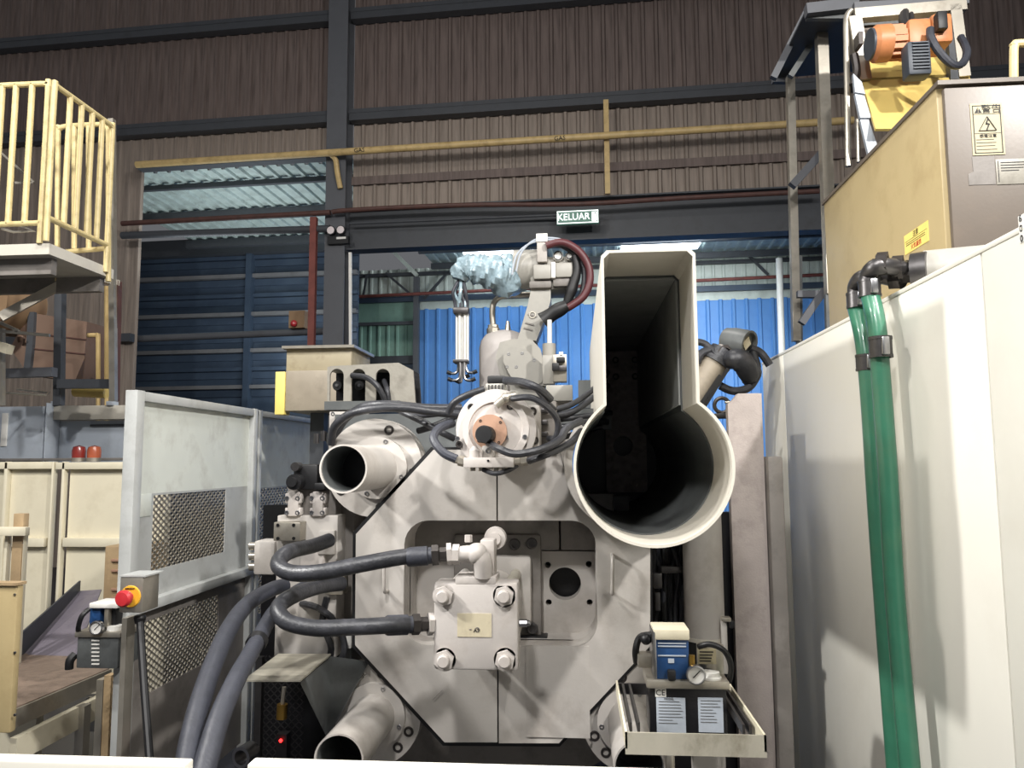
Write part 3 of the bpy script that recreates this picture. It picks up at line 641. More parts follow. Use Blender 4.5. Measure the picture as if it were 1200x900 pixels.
# window depth frame and inner back plates
b = B(); b.prism(rrect(wl_ - .04, wr_ + .04, wb_ - .04, wt_ + .04, .14, 6), YM4 + .14, YM4 + .5, holes=[rrect(wl_ + .0, wr_ - .0, wb_ + .0, wt_ - .0, .12, 6)]); obj('window_liner', b, 'machine_paint', mc)
yb = 4.32
x0, x1 = P(630, 640, yb).x, P(699, 640, yb).x; z0, z1 = P(640, 752, yb).z, P(640, 646, yb).z
hc = P(662, 684, yb); hs = [circ(hc.x, hc.z, .088, 32)]
for u, v in ((642, 662), (690, 661), (643, 706), (691, 706)): q = P(u, v, yb); hs.append(circ(q.x, q.z, .017, 12))
b = B(); b.prism([(x0, z0), (x1 + .2, z0), (x1 + .2, z1), (x0, z1)], yb, yb + .1, holes=hs); obj('ejector_plate', b, 'machine_paint', mc)
b = B(); b.box(wl_ - .1, wr_ + .2, yb + .14, yb + .2, wb_ - .1, wt_ + .1); obj('back_plate', b, 'oily_black', mc)
for a_, c_ in ((470, 655.5), (656.5, 720)):
    b = B(); q0 = P(a_, 600, yb - .05); q1 = P(c_, 645, yb - .05); b.box(q0.x, q1.x, yb - .05, yb + .1, q1.z, q0.z + .1, .01); obj('header_plate', b, 'machine_paint_dark', mc)
b = B(); q0 = P(470, 760, yb); q1 = P(560, 640, yb); b.box(q0.x - .05, q1.x, yb - .0, yb + .1, q0.z - .05, q1.z); obj('left_plate', b, 'machine_paint', mc)
b = B(); q0 = P(484, 755, yb); q1 = P(572, 755, yb); cc = ((q0.x + q1.x) / 2, P(500, 690, yb).z)
b.lathe([(.25, 0), (.30, 0), (.30, -.04), (.25, -.04)], (cc[0], yb, cc[1]), (cc[0], yb + 1, cc[1]), 40, True); obj('ring_flange', b, 'machine_paint', mc)
# square backing plate of the ejector cylinder
ye = 4.24
b = B(); q0 = P(531, 750, ye); q1 = P(634, 626, ye); b.box(q0.x, q1.x, ye, ye + .08, q0.z, q1.z, .02); ep = obj('cylinder_mount', b, 'machine_paint_dark', mc)
b = B(); q0 = P(560, 728, ye); q1 = P(623, 650, ye); b.box(q0.x, q1.x, ye - .07, ye, q0.z, q1.z, .015); obj('cylinder_foot', b, 'machine_paint', mc)
for u, v in ((603, 638), (623, 637), (624, 737)): socket_bolt(.030, P(u, v, ye - .02), mc, 'dark_metal')
b = B(); q0 = P(608, 762, 4.2); q1 = P(642, 746, 4.2); b.box(q0.x, q1.x, 4.18, 4.3, q0.z, q1.z, .01); obj('grease_block', b, 'black', mc, 'black greasy block')
# lower access step in the right half
b = B(); q0 = P(617, 868, YM4); q1 = P(690, 757, YM4); b.box(q0.x, q1.x, YM4 - .006, YM4, q0.z + .02, q1.z); obj('lower_patch_plate', b, 'machine_paint', mc)
# handles
def handle(u, v0, v1, y, parent, dx=0.0):
    a, c = P(u, v0, y), P(u, v1, y); b = B(); b.tube([a, a + Vector((0, -.05, 0)), a + Vector((dx, -.07, -.03)), c + Vector((dx, -.07, .03)), c + Vector((0, -.05, 0)), c], .009, 8, 4); return obj('handle', b, 'machine_paint', parent)
handle(717, 650, 694, YM4, mc); handle(454, 652, 692, YM4, mc)
# platen behind the cover
b = B(); zt_ = P(583, 500, 4.22).z
b.prism(pp([(455, 498), (662, 498), (664, 612), (764, 614), (764, 858), (690, 900), (470, 900), (400, 860), (400, 560)], 4.5), 4.5, 4.75); obj('platen_body', b, 'machine_paint_dark', mc)
b = B(); b.prism(pp([(505, 524), (655, 524), (664, 557), (678, 584), (706, 603), (764, 626), (765, 759), (656, 875), (519, 874), (412.5, 758), (413.5, 624)], YM4 + .03), YM4 + .03, YM4 + .036, holes=[rrect(wl_ - .02, wr_ + .02, wb_ - .02, wt_ + .02, .13, 6)]); obj('cover_gap_line', b, 'black', mc)  # black sheet edge painting the dark gap line around the cover
# lower machine bed behind, dark
b = B(); b.box(-1.5, .75, 4.7, 5.0, -H, P(500, 868, 4.7).z); obj('bed', b, 'bed_blue', mc)
# corner flanges + ring + sleeve tubes
XL, XR, ZU, ZL = P(439, 548, YM4).x, P(733, 548, YM4).x, P(439, 548, YM4).z, P(439, 842, YM4).z
def corner(x, z, sx, sz, tube_y=3.45, tubed=True, lab=None):
    yf = 4.06; R_ = .262
    # disc with its inner side cut by the cover's diagonal
    b = B(); b.lathe([(0, 0), (R_, 0), (R_, .14), (0, .14)], (x - sx * .02, yf, z + sz * .0), (x - sx * .02, yf + 1, z), 48)
    fl = obj('corner_flange', b, 'machine_paint', mc, lab)
    for a_ in (68, 168, -8, 214, 100 + 180) if sz > 0 else (75, 150, -22, -48, 200):
        an = R(a_ if sx > 0 else 180 - a_)
        if sz < 0 and sx > 0: pass
        socket_bolt(.026, (x - sx * .02 + .215 * math.cos(an), yf - .004, z + .215 * math.sin(an)), fl)
    b = B(); b.lathe([(.10, 0), (.165, 0), (.165, .03), (.10, .03)], (x, yf - .03, z), (x, yf, z), 40); b2 = None
    b = B(); b.lathe([(.10, yf - .03), (.165, yf - .03), (.165, yf), (.10, yf)], (x, 0, z), (x, 1, z), 40, True); rg = obj('ring_flange', b, 'machine_paint', mc)
    for a_ in (70, -20, 190, 250): 
        an = R(a_); socket_bolt(.012, (x + .145 * math.cos(an), yf - .034, z + .145 * math.sin(an)), rg, 'steel')
    if tubed:
        b = B(); b.pipe((x, tube_y, z), (x, tube_y + 1, z), .112, .104, 40)
        bmesh.ops.scale(b.bm, vec=(1, (yf - .02 - tube_y), 1), verts=b.bm.verts[:], space=Matrix.Translation((0, -tube_y, 0)))
        sl = obj('tie_bar_sleeve', b, 'machine_paint', mc)
        b = B(); b.pipe((x, tube_y + .012, z), (x, tube_y + 1.012, z), .1036, .1, 40); bmesh.ops.scale(b.bm, vec=(1, .5, 1), verts=b.bm.verts[:], space=Matrix.Translation((0, -tube_y - .012, 0))); obj('sleeve_lining', b, 'oily_grey', sl)
        b = B(); b.lathe([(0, 0), (.1, 0), (.1, .02), (0, .02)], (x, tube_y + .32, z), (x, tube_y + 1.32, z), 32); obj('sleeve_end', b, 'oily_black', mc)
corner(XL, ZU, 1, 1, lab='upper left flange disc'); corner(XL, ZL, 1, -1, lab='lower left flange disc with stamped marks'); corner(XR, ZL, -1, -1)
text('CJL', .035, 'print_black', mc, (XL - .07, 4.05, ZL + .20), rot=30)
text('╱', .05, 'machine_paint_dark', mc, (P(513, 815, 4).x, 3.995, P(513, 815, 4).z))
b = B(); b.lathe([(.294, 0), (.335, 0), (.335, .1), (.294, .1)], (.273, 3.86, -.021), (.273, 4.86, -.021), 56, True)
bmesh.ops.delete(b.bm, geom=[f for f in b.bm.faces if f.calc_center_median().z > .17], context='FACES'); obj('barrel_collar', b, 'machine_paint', mc)

# slotted barrel ------------------------------------------------------
YB = 2.72; bc = P(766, 547, YB); rb = (P(861, 547, YB).x - P(671, 547, YB).x) / 2; YE = 4.04; YK = 5.2
bl, br, bt = P(706, 400, YB).x, P(818, 400, YB).x, P(760, 292, YB).z
sb = thing('slotted_barrel', 'big round grey sleeve with a tall open box on top and a black bar inside', 'sleeve', (bc.x, 3.5, bc.z - rb))
def keyhole(r, ins):
    l_, r_, t_ = bl + ins, br - ins, bt - ins
    al = math.acos((l_ - bc.x) / r) ; ar = math.acos((r_ - bc.x) / r)      # angles where the box meets the ring
    pts = [(r_, bc.z + r * math.sin(ar)), (r_, t_ - .02), (r_ - .02, t_), (l_ + .02, t_), (l_, t_ - .02), (l_, bc.z + r * math.sin(al))]
    n = 56; a0 = al; a1 = ar + 2 * math.pi
    for i in range(1, n): a_ = a0 + (a1 - a0) * i / n; pts.append((bc.x + r * math.cos(a_), bc.z + r * math.sin(a_)))
    return pts
ko, ki = keyhole(rb, 0), keyhole(rb - .010, .010)
def loft(b, lo, li, y0, y1):
    n = len(lo); f = lambda p, y: b.bm.verts.new((p[0], y, p[1]))
    o0 = [f(p, y0) for p in lo]; o1 = [f(p, y1) for p in lo]; i0 = [f(p, y0) for p in li]; i1 = [f(p, y1) for p in li]
    for k in range(n):
        q = (k + 1) % n
        for s_ in ((o0[k], o0[q], o1[q], o1[k]), (i0[q], i0[k], i1[k], i1[q]), (o0[q], o0[k], i0[k], i0[q]), (o1[k], o1[q], i1[q], i1[k])): b.bm.faces.new(s_)
    return b
obj('sleeve_shell', loft(B(), ko, ki, YB, YK + .01), 'guard_paint', sb)
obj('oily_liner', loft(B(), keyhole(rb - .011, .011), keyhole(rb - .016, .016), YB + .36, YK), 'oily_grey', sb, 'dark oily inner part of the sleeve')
b = B(); zj = bc.z + rb * .86
b.box(bl + .018, br - .018, YB + .37, YK - .01, bt - .026, bt - .018); b.box(br - .024, br - .017, YB + .37, YK - .01, zj, bt - .02); b.box(bl + .017, bl + .024, YB + .37, YK - .01, zj, bt - .02); obj('bounce_lining', b, 'bounce_liner', sb)  # added pale lining that bounces light and lifts the box interior
b = B(); kk = keyhole(rb - .002, .002); b.prism(kk, YK + .012, YK + .03); obj('back_closure', b, 'oily_black', sb)
q0 = P(711, 577, YK - .12); q1 = P(755, 411, YK - .12)
b = B(); b.prism(rrect(q0.x, q1.x, q0.z, q1.z, .02, 3), YK - .12, YK - .07, holes=[circ((q0.x + q1.x) / 2 - .02, q0.z + .30, .065, 18)]); kb = obj('hanging_bar', b, 'bar_steel', sb, 'black steel bar with a worn hole')
for du in (.28, .76):
    for dz in (.06, .17): socket_bolt(.022, (q0.x + (q1.x - q0.x) * du, YK - .125, q1.z - dz), kb, 'black')
# ejector cylinder block with rods and bolts --------------------------
yf = 3.52
q0 = P(508, 785, yf); q1 = P(607, 683, yf)
ec = thing('ejector_cylinder', 'square grey cylinder block with four large hex nuts in the middle of the machine', 'cylinder', ((q0.x + q1.x) / 2, yf + .1, q0.z))
b = B(); b.box(q0.x, q1.x, yf, yf + .13, q0.z, q1.z, .014); blk = obj('end_block', b, 'block_paint', ec)
b = B(); c = Vector(((q0.x + q1.x) / 2, 0, (q0.z + q1.z) / 2)); b.cyl((c.x, yf + .13, c.z), (c.x, 4.18, c.z), .165, 40); obj('barrel', b, 'machine_paint', ec)
for u, v in ((520, 698), (591, 698), (521, 773), (592, 773)):
    p_ = P(u, v, yf); hex_bolt(.046, p_, blk, 'block_paint', 'hex_nut', 12)
    b = B(); b.cyl((p_.x, yf + .13, p_.z), (p_.x, 4.2, p_.z), .028, 20); obj('tie_rod', b, 'galvanised' if u > 580 else 'machine_paint', ec)
b = B(); a = P(536, 746, yf); c_ = P(576, 719, yf); b.box(a.x, c_.x, yf - .003, yf, a.z, c_.z); pl = obj('name_plate', b, 'plate_cream', blk, 'worn cream name plate')
text('- o', .045, 'machine_paint_dark', ec, ((a.x + c_.x) / 2, yf - .004, (a.z + c_.z) / 2 - .015)); text('A9', .025, 'print_black', ec, ((a.x + c_.x) / 2 + .01, yf - .004, a.z + .028))
# top port assembly
b = B(); a = P(534, 683, yf + .02); c_ = P(582, 675, yf + .02); b.box(a.x, c_.x, yf + .0, yf + .16, a.z - .005, c_.z, .006); obj('port_base', b, 'block_paint', ec)
b = B(); a = P(547, 676, yf + .03); c_ = P(579, 633, yf + .03); b.box(a.x + .06, c_.x, yf + .04, yf + .15, a.z, c_.z, .008); obj('port_block', b, 'block_paint', ec)
b = B(); p_ = P(559, 649, yf); b.tube([p_ + Vector((-.085, 0, -.004)), p_ + Vector((-.03, 0, 0)), p_ + Vector((.02, .0, -.02)), p_ + Vector((.025, .02, -.1))], [.036, .038, .045, .042], 20, 4); b.ball(p_, .05, 20); obj('elbow', b, 'block_paint', ec)
b = B(); b.lathe([(.04, 0), (.046, .0), (.046, .03), (.04, .03)], p_ + Vector((-.11, 0, -.003)), p_ + Vector((.89, 0, 0)), 6); obj('elbow_nut', b, 'block_paint', ec)
b = B(); p2 = P(580, 631, yf + .2); b.lathe([(0, -.03), (.03, -.03), (.03, -.01), (.052, -.01), (.055, .03), (0, .03)], p2, p2 + Vector((0, 1, 0)), 24); obj('round_plug', b, 'block_paint', ec)
b = B(); p3 = P(549, 630, yf + .05); b.cyl(p3 - Vector((0, 0, .02)), p3 + Vector((0, 0, .012)), .018, 6); obj('small_plug', b, 'block_paint', ec)
b = B(); p4 = P(610, 730, yf + .05); b.cyl(p4 - Vector((.02, 0, 0)), p4 + Vector((.03, 0, 0)), .018, 8); b.ball(p4 + Vector((.035, 0, 0)), .014, 8); obj('bleed_nipple', b, 'steel', ec)

# hydraulic hoses -----------------------------------------------------
def hose(name, label, pts, r, group, m='rubber', ends=(), n=14, cat='hose'):
    g = P(*pts[len(pts) // 2]); t = thing(name, label, cat, g, group)
    b = B(); b.tube([P(*p) for p in pts], r, n, 7); obj('rubber_hose', b, m, t)
    return t
hg = 'hydraulic hoses at the left of the machine'
t = hose('hydraulic_hose', 'upper thick black hose looping from the valve block to the ejector block top', [(386, 633, 4.0), (366, 640, 3.85), (338, 647, 3.6), (326, 661, 3.5), (340, 671, 3.45), (372, 671, 3.42), (420, 662, 3.45), (470, 653, 3.5), (498, 651, 3.52)], .037, hg)
def ferrule(t, p0, p1, r, m='rubber_grey', nutm='block_paint'):
    a, c = P(*p0), P(*p1); d = (c - a); b = B()
    L_ = d.length; b.lathe([(r, 0), (r * 1.1, .01), (r * 1.1, L_ * .45), (r * .95, L_ * .47), (r * .95, L_ * .55)], a, a + d.normalized(), 20); obj('ferrule', b, m, t)
    b = B(); b.lathe([(r * .8, L_ * .53), (r * 1.15, L_ * .55), (r * 1.15, L_ * .70), (r * .8, L_ * .72), (r * .8, L_)], a, a + d.normalized(), 6); obj('swivel_nut', b, 'bolt_dark', t)
    b = B(); b.lathe([(r * .7, L_ * .88), (r * 1.25, L_ * .88), (r * 1.25, L_ * .985), (r * .7, L_ * .985)], a, a + d.normalized(), 6, True); obj('lock_nut', b, nutm, t)
ferrule(t, (477, 653, 3.5), (530, 649, 3.53), .040)
t = hose('hydraulic_hose', 'middle thick black hydraulic hose looping into the left side of the ejector block', [(400, 684, 4.0), (372, 688, 3.8), (342, 699, 3.55), (326, 713, 3.45), (337, 729, 3.4), (370, 736, 3.4), (410, 735, 3.42), (452, 733, 3.45), (478, 732, 3.5)], .037, hg)
ferrule(t, (452, 733, 3.47), (508, 731, 3.56), .041)
hose('hydraulic_hose', 'outer thick grey hose sweeping down to the left from the valve block to the floor', [(334, 686, 3.9), (318, 691, 3.8), (290, 708, 3.6), (268, 738, 3.35), (250, 778, 3.1), (234, 825, 2.9), (222, 875, 2.75), (214, 930, 2.6)], [.036, .04, .042], hg, 'rubber_grey')
t = hose('hydraulic_hose', 'inner thick black hose with a taped joint running down left of the silver tray', [(366, 683, 4.0), (346, 694, 3.85), (322, 716, 3.6), (305, 745, 3.4), (290, 772, 3.2), (275, 800, 3.0), (254, 850, 2.8), (232, 930, 2.6)], [.03, .036, .042], hg, 'rubber_grey')
b = B(); a = P(303, 749, 3.38); c_ = P(299, 756, 3.34); b.rings([a, c_], .045, 16); obj('tape_band', b, 'black', t)
hose('steel_rod', 'slim bright steel tube slanting behind the two hanging hoses', [(336, 700, 4.3), (262, 830, 3.6), (228, 900, 3.4)], .012, None, 'steel', cat='tube')

# hydraulic valve block ------------------------------------------------
yv = 4.05
v_ = thing('valve_block', 'cluttered hydraulic valve manifold left of the machine with black solenoids on top', 'valve', P(360, 780, yv))
def vb(u0, v0, u1, v1, y, d, m, name, par=None, bev=.006, label=None):
    a, c = P(u0, v1, y), P(u1, v0, y); b = B(); b.box(a.x, c.x, y, y + d, a.z, c.z, bev); return obj(name, b, m, par or v_, label)
vb(321, 604, 396, 770, yv + .06, .25, 'machine_paint', 'manifold')
vb(396, 560, 416, 792, yv + .2, .2, 'machine_paint_dark', 'riser')
vb(336, 570, 394, 606, yv + .1, .2, 'machine_paint_dark', 'sub_plate')
c1 = vb(320, 612, 352, 634, yv - .03, .12, 'stainless', 'square_cover')
for u, v in ((325.5, 615.5), (344, 615.5), (325.5, 631), (344, 631)): socket_bolt(.009, P(u, v, yv - .034), c1, 'black')
for u0 in (333.5, 362.5):
    c1 = vb(u0 + 3, 576, u0 + 16, 605, yv + .04, .08, 'block_paint', 'valve_cover'); vb(u0, 578, u0 + 19, 590, yv + .045, .05, 'block_paint', 'valve_ear', c1); vb(u0, 595, u0 + 19, 604, yv + .045, .05, 'block_paint', 'valve_ear', c1)
    for du in (2.5, 15): 
        for v in (584, 601): socket_bolt(.013, P(u0 + du, v, yv + .04), c1, 'steel')
s_ = vb(343, 544, 372, 574, yv + .05, .16, 'black', 'solenoid', bev=.01); 
b = B(); p_ = P(344, 565, yv - .02); b.lathe([(0, -.03), (.025, -.03), (.025, 0), (.042, .0), (.042, .1), (0, .1)], p_, p_ + Vector((0, 1, 0)), 20); obj('solenoid_knob', b, 'black', s_)
b = B(); p_ = P(347, 547, yv + .02); b.lathe([(0, -.02), (.024, -.02), (.024, .05), (0, .05)], p_, p_ + Vector((0, 1, 0)), 16); obj('solenoid_plug', b, 'dark_metal', s_)
vb(366, 548, 386, 566, yv + .1, .1, 'black', 'connector'); vb(368, 566, 380, 574, yv, .1, 'black', 'connector')
vb(296, 634, 322, 674, yv + .05, .15, 'machine_paint', 'side_block', bev=.015)
for v in (640, 652, 664): b = B(); p_ = P(293, v, yv + .1); b.cyl(p_, p_ + Vector((.06, 0, 0)), .022, 12); obj('port_plug', b, 'stainless', v_)
vb(351, 640, 380, 672, yv + .03, .1, 'block_paint', 'port_plate'); vb(372, 622, 392, 650, yv + .02, .1, 'machine_paint', 'port_plate'); vb(380, 676, 402, 697, yv + .02, .1, 'stainless', 'port_plate')
vb(345, 703, 408, 730, yv + .22, .06, 'machine_paint_dark', 'lower_plate'); vb(330, 735, 358, 770, yv + .2, .1, 'oily_grey', 'lower_block')
for q in ((322, 640, 330, 765), (396, 740, 412, 775)): vb(*q, yv + .15, .1, 'oily_grey', 'side_block')
for i, pts in enumerate(([(350, 742, 4.2), (352, 760, 4.2), (362, 775, 4.2)], [(383, 700, 4.1), (378, 730, 4.1), (388, 760, 4.1), (380, 790, 4.15)], [(398, 735, 4.1), (404, 760, 4.1), (396, 782, 4.1)], [(340, 705, 4.2), (372, 712, 4.05), (396, 730, 4.15)])):
    b = B(); b.tube([P(*p) for p in pts], .018, 8, 5); obj('short_hose', b, 'rubber', v_)
vb(400, 735, 412, 760, yv + .1, .05, 'white', 'tag_plate')
# silver tray shelf
t = thing('drip_shelf', 'thin bright stained metal shelf on a dark triangular bracket, lower left of the machine', 'shelf', PZ(345, 785, -1.02))
b = B(); b.plate([PZ(285, 799, -1.0), PZ(352, 799, -1.0), PZ(388, 768, -1.0), PZ(326, 768, -1.0)], .008); obj('shelf_plate', b, 'galvanised', t)
b = B(); a = PZ(353, 799, -1.01); c_ = PZ(388, 769, -1.01); d_ = P(384, 863, 3.95); b.plate([a, c_, P(432, 775, 4.05), d_], .012); obj('bracket_plate', b, 'oily_grey', t)

# ------------------------------------------------ top motor unit
ym = 3.78
mu = thing('pump_motor_unit', 'round grey motor flange with a black cap and hoses, on top of the machine', 'motor', P(582, 555, ym))
c = P(581, 503, ym); b = B(); b.lathe([(0, .0), (.13, 0), (.135, -.01), (.165, -.01), (.165, .005), (.20, .01), (.20, .12), (0, .12)], c, c + Vector((0, 1, 0)), 48); md = obj('end_flange', b, 'block_paint', mu)
for u, v in ((552, 477), (598, 476), (538, 521), (613, 520)): socket_bolt(.018, P(u, v, ym - .004), md)
for u, v in ((586, 491), (593, 513), (536, 514), (615, 512)): socket_bolt(.012, P(u, v, ym - .015), md, 'steel')
q = P(574, 506, ym - .02); b = B(); b.lathe([(0, -.012), (.085, -.012), (.085, .02), (0, .02)], q, q + Vector((0, 1, 0)), 32); obj('hub_ring', b, 'copper_ring', md, 'rusty brown hub ring')
for a_ in (40, 130, 220, 310): socket_bolt(.007, q + Vector((.07 * math.cos(R(a_)), -.014, .07 * math.sin(R(a_)))), md, 'black')
q = P(568, 509, ym - .1); b = B(); b.lathe([(0, -.03), (.038, -.03), (.043, -.02), (.043, .09), (.052, .095), (0, .1)], q, q + Vector((.06, 1, 0)).normalized(), 28); obj('black_cap', b, 'black', mu)
def ub(u0, v0, u1, v1, y, d, m, name, par=None, bev=.006, label=None):
    a, c = P(u0, v1, y), P(u1, v0, y); b = B(); b.box(a.x, c.x, y, y + d, a.z, c.z, bev); return obj(name, b, m, par or mu, label)
sp = ub(590, 474, 633, 528, ym + .06, .12, 'machine_paint', 'square_flange', bev=.02)
for u, v in ((624, 482), (626, 516)): socket_bolt(.022, P(u, v, ym + .055), sp)
ub(628, 470, 652, 532, ym + .2, .06, 'machine_paint_dark', 'valve_stack')
for v in (478, 492, 506, 520): ub(632, v, 642, v + 6, ym + .16, .05, 'dark_metal', 'valve_stem')
mb = ub(543, 536, 602, 548, ym - .1, .14, 'block_paint', 'manifold', bev=.004)
socket_bolt(.006, P(572, 540, ym - .104), mb, 'black')
for u in (554, 564, 581, 591): b = B(); p_ = P(u, 549, ym - .04); b.cyl(p_ - Vector((0, 0, .012)), p_ + Vector((0, 0, .01)), .014, 6); obj('plug', b, 'stainless', mu)
b = B(); p_ = P(556, 530, ym - .06); b.rings([p_ + Vector((0, 0, -.03)), p_ + Vector((0, 0, .01)), p_ + Vector((0, 0, .03))], [.026, .026, .008], 16); obj('elbow_fitting', b, 'block_paint', mu)
b = B(); p_ = P(572, 527, ym - .05); b.box(p_.x - .03, p_.x + .03, p_.y, p_.y + .05, p_.z - .04, p_.z + .02, .006); ob = obj('clamp_block', b, 'machine_paint', mu); socket_bolt(.014, p_ + Vector((0, -.003, -.005)), ob, 'steel')
cn = ub(569, 449, 593, 464, ym + .02, .08, 'robot_cream', 'connector_box'); ub(571, 440, 592, 449, ym + .02, .1, 'black', 'connector_cap')
for k in range(5): ub(572 + k * 4, 451, 573.4 + k * 4, 462, ym + .012, .01, 'dark_metal', 'connector_rib', cn, 0)
b = B(); p_ = P(593, 466, ym - .03); b.tube([p_ + Vector((-.05, 0, -.04)), p_, p_ + Vector((.05, 0, .012))], .02, 12, 3); b.ball(p_, .026, 12); obj('elbow_fitting', b, 'stainless', mu)
ub(560, 466, 612, 474, ym + .1, .1, 'machine_paint_dark', 'top_rail'); ub(535, 497, 540, 520, ym + .1, .1, 'machine_paint_dark', 'side_rail')
for pts, r in (([(600, 467, 3.74), (622, 466, 3.7), (640, 476, 3.72), (653, 492, 3.78), (652, 512, 3.8), (643, 514, 3.85)], .016), ([(573, 519, 3.72), (585, 526, 3.62), (605, 532, 3.6), (635, 526, 3.62), (656, 515, 3.68), (664, 502, 3.75), (682, 493, 3.8)], .019),
               ([(620, 540, 3.7), (636, 534, 3.65), (656, 526, 3.7), (672, 516, 3.8), (684, 500, 3.9)], .018), ([(566, 550, 3.72), (580, 555, 3.7), (596, 551, 3.72), (606, 545, 3.74)], .012),
               ([(592, 446, 3.8), (612, 448, 3.7), (632, 456, 3.68), (645, 468, 3.75)], .02), ([(535, 538, 3.72), (519, 530, 3.72), (508, 514, 3.75), (515, 502, 3.8), (530, 496, 3.9)], .022), ([(628, 455, 3.9), (640, 470, 3.9), (650, 480, 3.95)], .014)):
    b = B(); b.tube([P(*p) for p in pts], r, 10, 6); obj('short_hose', b, 'rubber' if r != .022 else 'rubber_grey', mu)
for a_, c_ in (((531, 538, 3.72), (544, 541, 3.72)), ((602, 541, 3.72), (618, 539, 3.72))):
    b = B(); a2, c2 = P(*a_), P(*c_); b.rings([a2, a2.lerp(c2, .45), a2.lerp(c2, .5), c2], [.018, .018, .026, .026], 6); obj('hose_nut', b, 'stainless', mu)
# hose bundles left and right of the motor unit
bg = 'black hoses draped across the top of the machine'
hl = [([(388, 520, 4.05), (391, 502, 4.0), (405, 488, 3.95), (430, 480, 3.9), (470, 478, 3.9), (510, 483, 3.95), (545, 486, 4.05)], .022, 'lowest front hose arching over the upper left flange into the top bundle'),
      ([(392, 512, 4.15), (404, 492, 4.1), (425, 477, 4.0), (455, 474, 3.95), (500, 478, 4.0), (540, 478, 4.1)], .022, 'uppermost hose of the arching bundle over the upper left flange'),
      ([(470, 482, 4.1), (495, 494, 4.05), (512, 504, 4.0), (532, 514, 4.05)], .018, 'hose dipping behind the left edge of the round motor flange'),
      ([(455, 476, 4.2), (490, 486, 4.15), (530, 482, 4.15)], .018, 'hose running level in the middle of the bundle left of the round motor'),
      ([(490, 505, 4.15), (512, 498, 4.1), (535, 487, 4.1)], .018, 'hose rising to the round motor from below left'),
      ([(526, 484, 3.85), (532, 472, 3.82), (548, 463, 3.8), (568, 456, 3.8)], .018, 'hose curving up along the round motor to the black connector')]
for pts, r, lab in hl:
    b = B(); b.tube([P(*p) for p in pts], r, 12, 6); obj('oil_hose', b, 'rubber', None, 'black rubber ' + lab, 'hose', bg)
hr = [([(640, 482, 4.1), (670, 474, 4.15), (700, 452, 4.3), (712, 436, 4.4)], .016, 'topmost hose climbing from the round motor towards the slotted barrel box'),
      ([(645, 488, 4.1), (672, 482, 4.15), (700, 462, 4.25), (712, 452, 4.35)], .018, 'second hose from the top climbing right towards the barrel box'),
      ([(640, 494, 4.15), (668, 490, 4.15), (700, 486, 4.2), (716, 484, 4.25)], .016, 'level hose between the round motor and the barrel box'),
      ([(644, 500, 4.1), (666, 500, 4.1), (694, 494, 4.15), (712, 494, 4.2)], .018, 'slightly wavy hose between motor and barrel, just under the level one'),
      ([(642, 506, 4.15), (660, 512, 4.15), (680, 506, 4.2), (706, 500, 4.2)], .016, 'lowest sagging hose between motor and barrel')]
for pts, r, lab in hr:
    b = B(); b.tube([P(*p) for p in pts], r, 12, 6); obj('oil_hose', b, 'rubber', None, 'black rubber ' + lab, 'hose', bg)
b = B(); a, c_ = P(640, 504, 4.3), P(716, 470, 4.3); b.box(a.x, c_.x, 4.3, 4.36, a.z, c_.z - .04); obj('cable_shelf', b, 'oily_grey', None, 'dark greasy cable shelf behind the hoses right of the round motor', 'shelf')
b = B(); a, c_ = P(392, 512, 4.42), P(545, 484, 4.42); b.box(a.x, c_.x, 4.42, 4.48, a.z - .1, c_.z); obj('cable_shelf', b, 'oily_grey', None, 'dark greasy cable shelf behind the hoses left of the round motor', 'shelf')

# ================================================================== LEFT SIDE
XF = -2.3
def fy(u, v=540): return PX(u, v, XF).y
def fz(u, v): return PX(u, v, XF).z
def rect(y0, y1, z0, z1): return [(y0, z0), (y1, z0), (y1, z1), (y0, z1)]
def lattice(y0, y1, z0, z1, x, dy, dz, w, parent, m='fence_grey', plane='x'):
    b = B(); k = dz / dy; n = int((y1 - y0) / dy + (z1 - z0) / dz) + 2
    for sgn in (1, -1):
        i = -int((z1 - z0) / dz) - 1
        while i <= n:
            ya = y0 + i * dy                  # line z = z0 + k (y - ya), clipped to the rectangle
            t0, t1 = max(y0, ya), min(y1, ya + (z1 - z0) / k)
            if t1 - t0 > .004:
                za, zb2 = z0 + k * (t0 - ya), z0 + k * (t1 - ya)
                if sgn < 0: za, zb2 = z1 - (za - z0), z1 - (zb2 - z0)
                f = (lambda a, z: (x, a, z)) if plane == 'x' else (lambda a, z: (a, x, z))
                b.bar(f(t0, za), f(t1, zb2), w, w)
            i += 1
    return obj('expanded_mesh', b, m, parent, kind='stuff')
t = thing('mesh_fence', 'light grey guard fence panel with white upper sheet and two mesh windows', 'fence', (XF, (fy(152) + fy(296)) / 2, -H), 'guard fence panels')
y0, y1 = fy(151), fy(296); zt = (fz(155, 457) + fz(294, 480)) / 2; zr = (fz(187, 697) + fz(265, 675)) / 2
def fb(ya, yb2, za, zb2, m='fence_grey', name='frame_bar', x0=XF - .03, x1=XF + .03, par=None): b = B(); b.box(x0, x1, ya, yb2, za, zb2, .003); return obj(name, b, m, par or t)
fb(y0 - .002, y0 + .07, -H, zt + .003, name='frame_post', x0=XF - .033, x1=XF + .033); fb(y1 - .06, y1 - .002, -H, zt + .003, name='frame_post', x0=XF - .033, x1=XF + .033); fb(y0, y1, zt - .05, zt); fb(y0, y1, zr - .045, zr + .01, x1=XF + .045)
m0, m1 = fy(183), fy(267); za, zb_ = fz(183, 668), fz(183, 578)
b = B(); b.prism(rect(y0 + .07, y1 - .06, zb_, zt - .05), XF - .012, XF - .006, 'x'); obj('upper_sheet', b, 'fence_white', t, 'white painted upper sheet')
